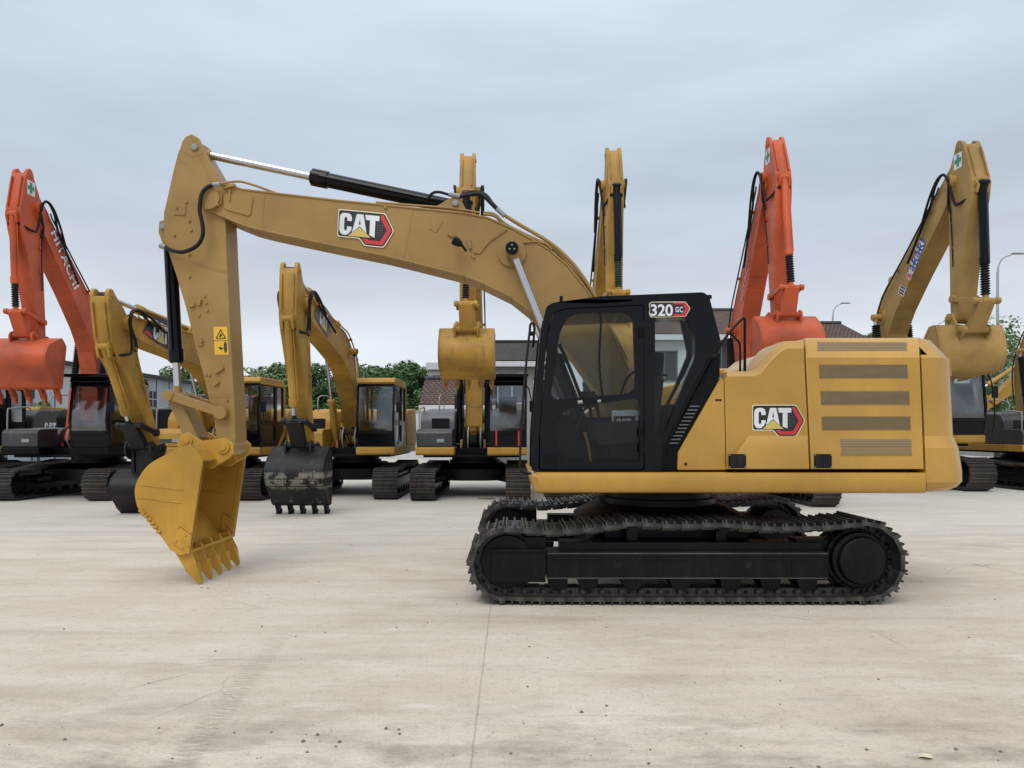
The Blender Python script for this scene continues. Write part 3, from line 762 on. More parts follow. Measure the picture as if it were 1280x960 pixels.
# rear service door with grilles
mb = MB(); mb.rings([ring_rect(lerp(1006.5,1014,(py-423)/163), lerp(1149,1155,(py-423)/163), py, D, 7.45) for py, D in prof])
rear_door = mb.build('service_door', M['yellow'], root, .007, 2)
for a0, a1, b0, b1 in ((1022,1133,428,438),(1024,1134,456,472.5),(1026,1136,489,505.5),(1027.5,1137.5,521,537),(1051,1139,549,569)):
    mb = MB(); mb.rings([ring_rect(a0-.9+dx, a1+.9+dx, py, profD(py)-.002, profD(py)+.02) for py, dx in ((b0-.8,0),(b0+(b1-b0)*.5,.4),(b1+.8,.8))]); mb.build('grille_frame', M['yellow_dull'], rear_door)
    mb = MB(); mb.rings([ring_rect(a0+dx, a1+dx, py, profD(py)-.004, profD(py)+.02) for py, dx in ((b0,0),(b0+(b1-b0)*.5,.4),(b1,.8))])
    mb.build('vent_grille', M['grille'], rear_door, .002, 1)
# front service door
O = [(904.5,470),(908,464.5),(940,464),(947,460),(960,444),(972,431),(980,426.5),(1004.5,425.5),(1012.5,586.5),(907,587)]
I = [(905.5,476),(909.5,470.5),(942,470),(951,466),(964,450),(976,439),(984,435.5),(1004.7,435.5),(1012,586),(908,586)]
mb = MB(); n = len(O)
ro = [(YC-6.94, -mp(x,y,6.94)[0], mp(x,y,6.94)[1]) for x,y in O]; ri = [(YC-DF, -mp(x,y,DF)[0], mp(x,y,DF)[1]) for x,y in I]; rk = [(YC-7.45, -mp(x,y,6.95)[0], mp(x,y,6.95)[1]) for x,y in O]
mb.rings([rk, ro, ri])
mb.rings([ring_rect(xl, lerp(1004.5,1012,(py-426)/160), py, D, 6.93) for py, D, xl in ((544,6.872,936),(560,6.80,926),(586.5,6.80,909))])
front_door = mb.build('service_door', M['yellow'], root, .008, 3)
def bd(a, b): return mp(940.5+a*.985, 507+b*.985, DF)
cat_logo(front_door, bd, YC-DF+.001)
mb = MB(); f_, z_ = mp(980.5,495,DF)
for (xx, par) in ((921.5, front_door), (1028.5, rear_door)):
    fr_ = MB(); f0, z1 = mp(xx-11, 567.5, 6.8); f1, z0 = mp(xx+11, 585, 6.8)
    fr_.box((1.345,-f0,z0),(1.358,-f1,z1)); la = fr_.build('latch', M['black'], par, .004)
    g_ = MB(); g_.box((1.350,-f0+.012,z0+.012),(1.3595,-(f0+f1)/2-.008,z1-.012)); g_.box((1.350,-(f0+f1)/2+.004,z0+.012),(1.3595,-f1-.012,z1-.012)); g_.build('latch_handle', M['rubber'], la, .004)
    b_ = MB()
    for a in (f0+(-.01), f1+.01):
        for z in (z0+.01, z1-.01): b_.cylx(a, z, .006, 1.355, 1.361, 8)
    b_.build_split('screw', M['silver'], la)
# front quarter panel beside the cab
mb = MB(); q = [(900.5,472),(904,476),(906.5,587.5),(846,587.5),(847,565)]
mb.prism([mp(x,y,6.9) for x,y in q], .9, YC-6.87); qp = mb.build('quarter_panel', M['yellow'], root, .010, 3)
mb = MB(); mb.cylx(*mp(857,580,6.87), .014, 1.275, 1.288, 12); strip(mb, [(894,500),(902,500)], .015, 6.87, .006); mb.build('catch', M['black'], qp)
# counterweight
mb = MB(); rr = []
for py, D, xr in ((422,7.06,1169),(423.5,7.02,1174),(443.5,6.90,1184.5),(447,6.88,1186.5),(465,6.88,1187.5),(545,6.88,1191.5),(560,6.82,1193.5),(590,6.80,1196.5),(603,6.80,1196.5),(610,6.83,1192),(614.5,6.90,1184)):
    xl = lerp(1150.5,1158.5,(py-422)/192); Xl = (xl-CX)*D/FPX; Xr = (xr-CX)*7.12/FPX; z = CAMH+(HY-py)*D/FPX
    r = .34; ring = []
    for k in range(9):
        a = R(-90+90*k/8); ring.append((Xr-r+r*math.cos(a), D+r+r*math.sin(a)))
    y2 = 2*YC-D
    for k in range(9):
        a = R(90*k/8); ring.append((Xr-r+r*math.cos(a), y2-r+r*math.sin(a)))
    ring = [(Xl, D)]+ring+[(Xl, y2)]
    rr.append([(YC-Y, X-XS, z) for X, Y in ring])
mb.rings(rr); cw = mb.build('counterweight', M['yellow'], root, 0, 2, smooth=16)
mb = MB(); mb.prism([mp(x,y,7.0) for x,y in [(1188.5,575),(1193,575),(1194,586),(1191,586)]], YC-7.10, YC-6.975); mb.build('tail_reflector', M['redlight'], cw, .002)
mb = MB(); mb.tube([m3(1186,446,7.1), m3(1188,470,7.1)], .012, 8); mb.build('handle', M['yellow'], cw)
# skirt rail
mb = MB(); y2 = -(YC-6.78)
rr = []
for py, D in ((590.5,6.82),(592,6.79),(596,6.78),(612,6.78),(615.5,6.80),(616.5,6.84)):
    f0, z = mp(663.5 if 592 < py < 612 else 668, py, D); f1, _ = mp(1157.5, py, D)
    x = YC-D; rr.append([(x,-f0+.06,z),(x,-f1,z),(-x,-f1,z),(-x,-f0+.06,z),(-x+.08,-f0,z),(x-.08,-f0,z)])
mb.rings(rr); mb.build('skirt', M['yellow'], root, .004)
# dark inner body, hood and boom support
mb = MB(); mb.box((-1.28,-.6,1.08),(1.25,2.35,1.28)); mb.box((-1.2,.2,1.28),(1.2,2.3,1.36)); mb.build('platform', M['black_matt'], root, .01)
mb = MB(); hp = [mp(x,y,7.3) for x,y in [(960,588),(960,452),(985,432),(1150,430),(1150,588)]]; mb.prism(hp, -.9, YC-7.44); mb.build('hood', M['yellow'], root, .04, 3)
mb = MB(); mb.prism([(-.45,1.28),(-.45,2.3),(-.9,2.5),(-2.2,2.5),(-2.2,1.28)], -1.28, -.91); mb.build('side_body', M['yellow'], root, .04, 3)
mb = MB(); mb.prism([(1.1,1.28),(1.1,1.7),(.5,2.1),(-.44,2.3),(-.44,1.28)], -1.28, -.5); mb.build('tank', M['yellow'], root, .03, 3)
mb = MB(); 
for s in (-1,1): mb.prism([(1.0,1.28),(.95,1.5),(.6,1.55),(.45,1.92),(.2,1.92),(-.3,1.28)], s*.34-.03, s*.34+.03)
mb.build('boom_mount', M['yellow'], root, .01)
mb = MB(); mb.prism([mp(x,y,7.7) for x,y in [(944,466),(944,449),(952,438),(975,427),(984,430),(984,466)]], .40, .44); mb.build('tank_bracket', M['yellow_dull'], root, .006)
mb = MB(); mb.prism(roundp([mp(x,y,7.7) for x,y in [(949,441),(958,437),(958,444),(950,446)]], .02), .435, .446); strip(mb, [(947,452),(955,447)], .02, 7.7, .02); mb.build('bracket_opening', M['rubber'], root)
# ---- cab
cabf = lambda pts, D=6.86: [mp(x,y,D) for x,y in pts]
cab_out = roundp(cabf([(664.5,589),(665.5,540),(669,490),(675.5,415),(683,383),(692,378),(752,370),(880,365),(887,371),(893,395),(901,425),(900,436),(890,447),(831,557),(829,589)]), .03)
w_up = roundp(cabf([(687,500.5),(694,462),(699,417),(710,396),(730,391),(792,390),(795.5,491)]), .12, 8)
w_lo = roundp(cabf([(709,510),(800,497),(800,578),(706,577),(697,557),(694,532)]), .06, 6)
w_re = roundp(cabf([(819,396),(858,397),(869,420),(869,446),(856,475),(832,540),(824,545),(819,540)]), .05, 5)
door_out = roundp(cabf([(673,588),(674,540),(678,490),(684,415),(692,389),(710,385),(799,381),(805,381),(806,588)]), .04, 4)
cab = plate(cab_out, [door_out, w_re], 1.17, 1.285, 'cab', M['black'], root, .006)
# door
def inset(D): return D
door = plate(door_out_in := [(p[0], p[1]) for p in roundp(cabf([(674.5,586.5),(675.5,540),(679.5,490),(685.5,415),(693,390.5),(710,386.5),(798,382.5),(803.8,382.5),(804.5,586.5)]), .04, 4)], [w_up, w_lo], 1.2, 1.30, 'door', M['black'], cab, .0)
def pane(name, pts, x, mat, parent):
    c = Vector((sum(p[0] for p in pts)/len(pts), sum(p[1] for p in pts)/len(pts)))
    q = [tuple(c+(V2(p)-c)*1.03) for p in pts]
    mb = MB(); n = len(q); mb.add([(x,-f,z) for f,z in q], [tuple(range(n))]); return mb.build(name, M[mat], parent)
pane('door_window', w_up, 1.265, 'glass', door); pane('door_window', w_lo, 1.262, 'glass_low', door); pane('rear_window', w_re, 1.25, 'glass', cab)
# window rubber, door lower box, hinges, grab handle
mb = MB()
mb.box((1.30,-mp(678,566,6.85)[0],mp(678,586,6.85)[1]),(1.306,-mp(697,566,6.85)[0],mp(678,568,6.85)[1])); mb.build('door_trim', M['black_matt'], door, .003)
mb = MB()
for px,py in ((802,415),(802,540),(803,560)): f,z = mp(px,py,6.84); mb.box((1.295,-f-.03,z-.05),(1.32,-f+.02,z+.05))
mb.build_split('hinge', M['black_matt'], door, .004)
mb = MB(); mb.tube([p3(mp(x,y,6.83),1.325) for x,y in [(722,503),(728,502.5)]], .018, 10); mb.tube([p3(mp(x,y,6.83),1.32) for x,y in [(747,502),(751,501)]], .014, 8); mb.build_split('door_handle', M['silver'], door)
# louvres on the sloping panel behind the cab
mb = MB(); mb.prism(cabf([(901,440),(900,471),(847,563),(845,589),(830,589),(832,558),(891,448)], 6.88), 1.05, 1.262); slp = mb.build('slanted_panel', M['black_matt'], root, .01)
mb = MB()
for k in range(11):
    py = 508+k*4.6; px = 870-k*2.6
    mb.tube([p3(mp(px-8,py,6.88),1.27), p3(mp(px+4,py,6.88),1.27)], .007, 6)
mb.build_split('louvre', M['grey'], slp)
mb = MB(); mb.tube([p3(mp(x,y,6.86),1.29) for x,y in [(889,446),(860,500),(831,560),(829,588)]], .014, 8); mb.build('cab_seal', M['black_matt'], slp)
# roof, far side, back and front of the cab
xf = .36
mb = MB()
roofp = cabf([(684,384),(692,378.3),(752,370.3),(880,365.2),(887,371.5),(887,384),(800,385),(690,390)])
mb.prism(roofp, xf, 1.169)
mb.build('cab_roof', M['black'], cab, 0)
ledge = MB(); ledge.box((.5,-mp(884,368,7)[0],mp(884,372,7)[1]),(1.1,-mp(892,368,7)[0],mp(884,367,7)[1])); ledge.build('roof_lamp_bar', M['black'], cab, .01)
far_w = roundp([mp(x,y,6.86) for x,y in [(682,512),(686,440),(694,388),(800,380),(876,374),(888,430),(868,480),(850,514),(760,520)]], .05)
plate(cab_out, [far_w], xf, xf+.06, 'cab_far_side', M['black_matt'], cab)
pane('far_window', far_w, xf+.03, 'glass', cab)
mb = MB(); a = mp(668,520,6.86); b = mp(674,588,6.86)
mb.box((xf+.06,-a[0]-.0,b[1]),(1.17,-b[0]+.03,mp(0,545,6.86)[1])); mb.build('front_panel', M['black_matt'], cab, .01)
wsh = [mp(x,y,6.86) for x,y in [(668,520),(676,415),(685,388)]]
mb = MB(); vs = [(x,-f+.015,z) for f,z in wsh for x in (xf+.03, 1.2)]; mb.add(vs, [(0,1,3,2),(2,3,5,4)]); mb.build('windscreen', M['glass'], cab)
mb = MB(); mb.box((xf+.06,-mp(838,0,6.86)[0],1.28),(1.17,-mp(846,0,6.86)[0],1.95)); mb.build('cab_back_panel', M['black_matt'], cab, .01)
mb = MB(); mb.box((xf+.05,-mp(676,0,6.86)[0],1.24),(1.18,-mp(835,0,6.86)[0],1.31)); mb.build('cab_floor', M['black_matt'], cab)
# interior
mb = MB(); sx = .78
mb.prism(roundp([mp(x,y,7.3) for x,y in [(748,556),(750,540),(795,538),(812,470),(826,472),(818,545),(812,556)]], .05), sx-.25, sx+.25)
mb.prism(roundp([mp(x,y,7.3) for x,y in [(810,462),(815,440),(830,442),(826,470)]], .04), sx-.13, sx+.13)
mb.prism([mp(x,y,7.3) for x,y in [(755,590),(760,556),(808,556),(810,590)]], sx-.18, sx+.18)
mb.build('seat', M['seat'], cab, .03, 3)
for s in (-1, 1):
    mb = MB(); x = sx+s*.32
    mb.prism(roundp([mp(a,b,7.3) for a,b in [(738,545),(742,528),(800,526),(802,552),(745,556)]], .04), x-.07, x+.07)
    t0 = mp(746,528,7.3); t1 = mp(742,505,7.3); mb.tube([p3(t0,x), p3(t1,x)], [.014,.02], 10); mb.tube([p3(t1,x), p3((t1[0]+.01,t1[1]+.09),x)], [.028,.02], 10)
    mb.build('armrest_console', M['interior'], cab, .01)
mb = MB(); mb.box((1.0,-mp(766,0,7.05)[0],mp(0,550,7.05)[1]),(1.08,-mp(799,0,7.05)[0],mp(0,513,7.05)[1])); gb = mb.build('storage_box', M['olive'], cab, .01)
Cc, Aa, Ah, Tt = letters_cat()
sheet([(roundp([(-2,0),(66,0),(60,33),(-2,33)], 2), [])], 'label_field', M['dblack'], gb, lambda a,b: mp(768+a*.40, 520+b*.46, 7.07), 1.082)
sheet([(Cc,[]),(Aa,[Ah]),(Tt,[])], 'label_letters', M['white'], gb, lambda a,b: mp(770+a*.38, 522+b*.42, 7.07), 1.0835)
for pts, r, nm in (([(699,430),(712,460),(726,497)], .02, 'far_pillar'), ([(752,393),(749,450),(753,495)], .012, 'cable'), ([(776,492),(783,474),(793,464)], .012, 'stay')):
    hose([p3(mp(x,y,7.7), .46) for x,y in pts], r, nm, 'black_matt', cab)
hose([p3(mp(x,y,7.1), 1.0) for x,y in [(722,585),(716,560),(724,535),(730,520)]], .02, 'lever', 'black_matt', cab)
hose([p3(mp(x,y,7.2), .8) for x,y in [(742,588),(738,560),(733,540)]], .016, 'lever', 'yellow_dull', cab)
mb = MB(); f_,z_ = mp(735,500,7.6); mb.box((.44,-f_-.09,z_-.08),(.47,-f_+.09,z_+.10)); mb.build('monitor', M['interior'], cab, .01)
# number plate 320 GC
b0 = [(811,380),(814,377.3),(820,377.2),(845,377),(857,377),(863,385.5),(857,396),(845,396),(820,396.8),(813,396.5),(811,392),(812,386)]
DS = 6.862
o = panel('model_badge', 'cream', cab, roundp(b0, 1.0), DS-.0, .001)
sheet([(roundp([(811.8,380.3),(814.5,378.1),(844,378),(844,395.6),(815,396),(811.9,392.2),(812.6,386)], 1), [])], 'badge_field', M['dblack'], o, lambda a,b: mp(a,b,DS), YC-DS+.0025)
sheet([([(841,378),(856.7,378),(861.9,385.7),(856.5,395.3),(841,395.3)], [])], 'badge_arrow', M['red'], o, lambda a,b: mp(a,b,DS), YC-DS+.0032)
sheet([(roundp([(841,380.5),(853,380.5),(856.3,385.7),(853,392.5),(841,392.5)],.8), [])], 'badge_field', M['dblack'], o, lambda a,b: mp(a,b,DS), YC-DS+.0038)
pxm = DS/FPX
f_, z_ = mp(812.3,394.6,DS)
text_sheet('320', 'badge_number', M['white'], o, (f_,z_), (-.98,0), (0,1), 14.5*pxm, YC-DS+.0048, .03, .98)
f_, z_ = mp(844,390.2,DS)
text_sheet('GC', 'badge_letters', M['white'], o, (f_,z_), (-.70,0), (0,1), 6.8*pxm, YC-DS+.0048, .03, 1.1)
# mirror stay in front of the cab, rails
hose([m3(x,y,d) for x,y,d in [(666,434,6.95),(667,425,6.9),(668,408,6.88),(666,404,6.86),(663,406,6.86),(662,416,6.86),(660,432,6.86),(655,485,6.86),(651.5,540,6.86),(650,580,6.86),(653,590,6.86),(664,592,6.9)]], .012, 'grab_rail', 'rubber', cab, 4, 8)
mb = MB(); mb.box(m3(663,420,6.92), tuple(a+b for a,b in zip(m3(668,415,6.92),(.05,0,0)))); mb.build('rail_bracket', M['rubber'], cab, .006)
hose([m3(x,y,7.25) for x,y in [(893,446),(900,433),(913,414),(927,399),(930,398),(931,402),(931,440),(931,467)]], .015, 'grab_rail', 'black', root, 3, 8)
hose([m3(x,y,7.4) for x,y in [(912,415),(920,424),(925,432),(925,467)]], .012, 'grab_rail', 'black', root, 4, 8)
mb = MB(); f_,z_ = mp(702,374,7.0); mb.tube([(1.1,-f_,z_-.03),(1.1,-f_,z_+.04)], .018, 8); mb.build('roof_stud', M['black'], cab)
hose([m3(x,y,7.0) for x,y in [(871,378),(872,377.5)]], .02, 'roof_bolt', 'silver', cab)

# ------------------------------------------------------------------ background machines
GRP = 'excavators parked in the back row'
def cab_bg(root, c):
    fr = M[c.get('cab', 'black')]
    x0, x1 = .42, 1.36
    side = roundp([(.02,1.30),(1.80,1.30),(1.93,1.95),(1.78,2.86),(1.70,2.93),(.10,2.95),(.02,2.85)], .05)
    hole = roundp([(.72,1.95),(1.80,1.98),(1.68,2.80),(.74,2.82)], .08); hole2 = roundp([(.10,1.95),(.60,1.95),(.60,2.82),(.12,2.82)], .08)
    low = roundp([(.74,1.42),(1.70,1.42),(1.78,1.85),(.74,1.85)], .06)
    cb = plate(side, [hole, hole2, low], x1-.05, x1, 'cab', fr, root, .004)
    plate(side, [hole, hole2], x0, x0+.05, 'cab_inner_side', fr, cb, .004)
    for pts in (hole, hole2, low): pane('side_window', pts, x1-.03, 'glass_bg', cb)
    pane('inner_window', hole, x0+.025, 'glass_bg', cb)
    mb = MB(); mb.prism(roundp([(.0,2.90),(1.80,2.86),(1.88,2.90),(1.80,3.02),(.1,3.04),(.0,2.98)], .04), x0-.01, x1+.01); mb.build('cab_roof', M[c.get('roof','black')], cb, .03, 3)
    mb = MB()                                               # front frame
    mb.prism([(1.80,1.30),(1.86,1.62),(1.84,1.62),(1.76,1.30)], x0+.05, x1-.05)
    for t0, t1 in ((1.62,1.70),(2.80,2.90)): mb.prism([(1.80+.0,t0),(1.90 if t0 < 2 else 1.80,t0),(1.90 if t0 < 2 else 1.78,t1),(1.76,t1)], x0+.05, x1-.05)
    mb.box((x0,-.08,1.3),(x1,-.02,1.95)); mb.build_split('front_frame', fr, cb, .004)
    mb = MB(); mb.add([(x,-f+.01,z) for f,z in ((1.89,1.70),(1.91,1.95),(1.79,2.80)) for x in (x0+.05,x1-.05)], [(0,1,3,2),(2,3,5,4)]); mb.build('windscreen', M['glass_bg'], cb)
    mb = MB(); mb.prism(roundp([(.55,1.45),(.55,1.75),(1.05,1.8),(1.1,1.95),(.62,1.97),(.45,2.6),(.32,2.6),(.35,1.45)], .05), .66, 1.12); mb.build('seat', M[c.get('seat','seat')], cb, .03)
    if c.get('pillar'):
        mb = MB(); mb.prism([(-.02,1.62),(.10,1.62),(.10,2.9),(-.02,2.9)], x1-.045, x1+.015); mb.prism([(-.02,1.62),(.10,1.68),(.55,1.30),(.40,1.28)], x1-.045, x1+.015); mb.prism([(-.02,2.86),(1.78,2.84),(1.78,2.90),(-.02,2.92)], x1-.02, x1+.015); mb.build('cab_pillar', M[c['pillar']], cb, .01)
    if c.get('visor'):
        mb = MB(); mb.prism([(1.6,3.0),(2.25,2.98),(2.27,3.05),(1.6,3.09)], x0-.03, x1+.03); mb.prism([(0,3.04),(1.6,3.04),(1.6,3.09),(0,3.09)], x0+.02, x1-.02); mb.build('visor', M['black'], cb, .01)
    if c.get('lamps'):
        for x in (.6, 1.2):
            mb = MB(); mb.box((x-.07,-1.95,3.0),(x+.07,-1.86,3.1)); mb.build('cab_lamp', M['silver'], cb, .01)
    if c.get('redbars'):
        mb = MB()
        for x in (.62, 1.16): mb.box((x-.02,-1.905,1.34),(x+.02,-1.88,1.70))
        mb.build_split('marker_strip', M['red'], cb)
    hose([(x1+.10,-1.95,1.35),(x1+.13,-1.97,1.7),(x1+.12,-1.95,2.3),(x1+.05,-1.88,2.7),(x1-.02,-1.80,2.8)], .016, 'mirror_stay', 'rubber', cb, 4, 6)
    mb = MB(); mb.box((x1+.06,-2.0,2.15),(x1+.2,-1.96,2.42)); mb.build('mirror', M['black'], cb, .01)
    return cb
def body_bg(root, c):
    mb = MB(); mb.prism([(1.82,1.10),(1.86,1.14),(1.86,1.27),(1.82,1.30),(-1.9,1.30),(-1.9,1.10)], .40, 1.36); mb.prism([(1.70,1.10),(1.74,1.14),(1.74,1.27),(1.70,1.30),(-1.9,1.30),(-1.9,1.10)], -1.36, -.42)
    mb.build('skirt', M[c['skirt']], root, .015, 2)
    mb = MB(); mb.box((-.42,-1.2,1.03),(.40,1.9,1.26)); mb.box((-1.2,-1.5,1.04),(1.2,1.9,1.10)); mb.build('platform', M['black_matt'], root, .01)
    mb = MB(); mb.prism(roundp([(.95,1.30),(1.72,1.30),(1.72,1.66),(1.62,1.74),(.95,1.76)], .05), -1.34, -.46); tb = mb.build('tool_box', M[c['box']], root, .015, 2)
    mb = MB(); mb.box((-.84,-1.735,1.42),(-.66,-1.722,1.50)); mb.build('box_label', M['silver'], tb)
    if c.get('stripe'):
        mb = MB(); mb.box((-1.345,-1.73,1.40),(-.455,-1.0,1.50)); mb.build('stripe', M['hood_grey'], tb)
    lo = .45 if c.get('low') else 0
    mb = MB(); mb.prism(roundp([(-.3,1.30),(.95,1.30),(.95,2.0-lo),(.75,2.22-lo),(-.3,2.25-lo)], .12), -1.34, -.46); tk = mb.build('tank', M[c['tank']], root, .03, 3)
    mb = MB(); mb.box((-1.05,-.962,1.72 if not lo else 1.40),(-.60,-.945,2.02 if not lo else 1.5)); mb.build('tank_recess', M['black'], tk, .01)
    mb = MB(); mb.prism(roundp([(-1.95,1.30),(-.3,1.30),(-.3,2.1),(-.55,2.30),(-1.95,2.36)], .12), -1.34, 1.34); hd = mb.build('engine_hood', M[c['hood']], root, .04, 3)
    mb = MB(); rr = []
    for z, gr in ((1.12,-.08),(1.2,0),(1.5,.03),(2.25,0),(2.36,-.06)):
        ring = [(-1.34,1.95)]; r = .75
        ring += [(-1.34-gr+r-r*math.cos(R(90*k/6)), 2.78+gr-r+r*math.sin(R(90*k/6))) for k in range(7)]
        ring += [(1.34+gr-r+r*math.sin(R(90*k/6)), 2.78+gr-r+r*math.cos(R(90*k/6))) for k in range(7)]
        ring += [(1.34,1.95)]; rr.append([(x,y,z) for x,y in ring])
    mb.rings(rr); mb.build('counterweight', M[c.get('cw', c['hood'])], root, .01)
    mb = MB(); mb.tube([(-.6,1.2,2.3),(-.6,1.2,2.62),(-.6,1.28,2.72)], .05, 12); mb.build('exhaust_pipe', M['rubber'], root)
    hose([(-1.28,-1.6,1.3),(-1.28,-1.6,2.15),(-1.26,-1.5,2.25),(-1.26,-.9,2.3),(-1.26,-.8,2.2)], .018, 'handrail', c.get('rail','silver'), root, 3, 8)
    hose([(-.9,-.5,2.2),(-.9,-.5,2.6),(-.9,.6,2.65),(-.9,.65,2.3)], .016, 'handrail', c.get('rail','silver'), root, 3, 8)
    mb = MB()
    for s in (-1,1): mb.prism([(.95,1.10),(.92,1.45),(.6,1.5),(.45,1.90),(.2,1.90),(-.2,1.2)], s*.30-.03, s*.30+.03)
    mb.build('boom_mount', M[c['skirt']], root, .008)
    for k, x in enumerate((-.22,-.12,.10,.20)):
        hose([(x,-1.0,1.25),(x,-1.12,1.5),(x+.01,-.98,1.78),(x,-.65,1.7),(x,-.35,1.45)], .02, 'hose', 'silver' if k % 2 else 'rubber', root, 4, 8)
def extras_bg(root, c, K, foot):
    bf, af, HB = K['bf'], K['af'], K['HB']
    A = lambda u, v, x: p3(at(bf, (u, v)), x)
    B = lambda u, v, x: p3(at(af, (u, v)), x)
    topv = lambda u: 0
    for s in (-1, 1):
        x = s*(HB+.06)
        hose([A(.66,.62,x), A(.80,.47,x), A(.90,.36,x), A(.97,.34,x+s*.03), A(1.02,.20,x+s*.03), A(1.00,-.05,x+s*.0), B(.14,-.10,s*.22), B(.22,-.06,s*.2)], .028, 'hose', 'rubber', K['arm'], 5, 8)
        hose([A(.82,.46,x+s*.02), A(.92,.42,x+s*.04), A(1.0,.30,x+s*.05), A(1.02,.05,x+s*.04), B(.16,.12,s*.24), B(.19,.26,s*.23), B(BKTOP[0]+.06,BKTOP[1]+.02,s*.10)], .026, 'hose', 'rubber', K['arm'], 5, 8)
        hose([A(u_, v_-.01, x) for u_, v_ in BOOM[3:NT-2]][::-1], .018, 'steel_line', c.get('line', c['boom']), K['boom'], 4, 8)
        mb = MB()
        for u, v in (BOOM[6], BOOM[9], BOOM[12], BOOM[15]): q = A(u, v, x); mb.box((min(x,s*HB*.8), q[1]-.03, q[2]-.03), (max(x+s*.02, s*HB*.8) if s > 0 else max(x, s*HB*.8), q[1]+.03, q[2]+.03))
        mb.build_split('line_clamp', M[c['boom']], K['boom'])
        hose([B(.18,-.06,s*.21), B(.45,-.02,s*.20), B(.62,0,s*.20)], .014, 'steel_line', c.get('line', c['arm']), K['arm'], 3, 6)
        mb = MB(); 
        for u in (.3,.48): q = B(u,-.03,s*.17); mb.box((q[0]-.03,q[1]-.05,q[2]-.03),(q[0]+.03,q[1]+.05,q[2]+.03))
        mb.build_split('line_clamp', M[c['arm']], K['arm'])
def cross_label(K, s):
    af = K['af']; x = s*(K['HA']+.003)
    def mf(a, b):
        q = at(af, (-.17+b*.01*(-1)*-.0, 0)); base = V2(at(af, loc(AF, mp(241,212,DA))))
        return (base.x+a, base.y+b)
    o = sheet([([(-.13,-.16),(.13,-.16),(.13,.16),(-.13,.16)], [])], 'inspection_label', M['white'], K['arm'], mf, x)
    sheet([([(-.04,-.12),(.04,-.12),(.04,-.04),(.11,-.04),(.11,.05),(.04,.05),(.04,.13),(-.04,.13),(-.04,.05),(-.11,.05),(-.11,-.04),(-.04,-.04)], [])], 'green_cross', M['green'], o, mf, x+s*.002)
def machine(label, loc_, foot, tip, pin, c, yaw=0, scale=1, fat=1, **kw):
    root = empty('excavator', loc_, yaw, scale); tag(root, label, 'excavator', GRP)
    undercarriage(root, False, 'shoe_bg', 'under')
    body_bg(root, c); cab_bg(root, c)
    K = linkage(root, foot, tip, pin, c, fat=fat, **kw)
    extras_bg(root, c, K, foot)
    return root, K
FT = (.32, 1.75)
YB = dict(boom='yellow_old', arm='yellow_old', ram='yellow_old', bucket='bucket_yellow_old', skirt='yellow_old', box='yellow_old', tank='yellow_old', hood='yellow_old')
# A : orange machine at left
cA = dict(boom='orange', arm='orange', ram='orange', bucket='orange_worn', skirt='black_matt', box='hood_grey', tank='hood_grey', hood='black_matt', visor=1, bbarrel=.52, bkbarrel=.72, pillar='silver', rail='silver', line='rubber', low=1)
rA, KA = machine('orange excavator at the left with raised bucket and white HITACHI letters on its boom', (-11.15, 18.75, 0), FT, (2.65,6.85), (2.45,3.8), cA, bellows='bellows', bw=1.5)
def boom_text(K, txt, s, u0, v0, h, mat, bold=.03, name='boom_lettering', x=None):
    bf = K['bf']; e, n = bf[1], bf[2]
    r = (-e if s > 0 else e); org = at(bf, (u0, v0))
    return text_sheet(txt, name, M[mat], K['boom'], org, tuple(r), tuple(n), h, s*(K['HB']+.006) if x is None else x, bold, 1.1)
def boom_dir(u):  # boom centreline slope in the straight outer half
    pass
def straight_text(K, txt, s, uva, uvb, h, mat, bold=.03, name='boom_lettering', dx=0):
    a = V2(at(K['bf'], uva)); b = V2(at(K['bf'], uvb)); r = (b-a).normalized()
    up = Vector((r.y,-r.x)) if s > 0 else Vector((-r.y, r.x))
    if s > 0: up = Vector((-r.y, r.x)); up = -up
    # upper side of the boom
    n = K['bf'][2]
    if up.dot(n) < 0: up = -up
    return text_sheet(txt, name, M[mat], K['boom'], tuple(a), tuple(r), tuple(up), h, s*(K['HB']+.006+dx), bold, 1.1)
straight_text(KA, 'HITACHI', 1, (.90,.16), (.55,.60), .26, 'white', .04)
cross_label(KA, 1)
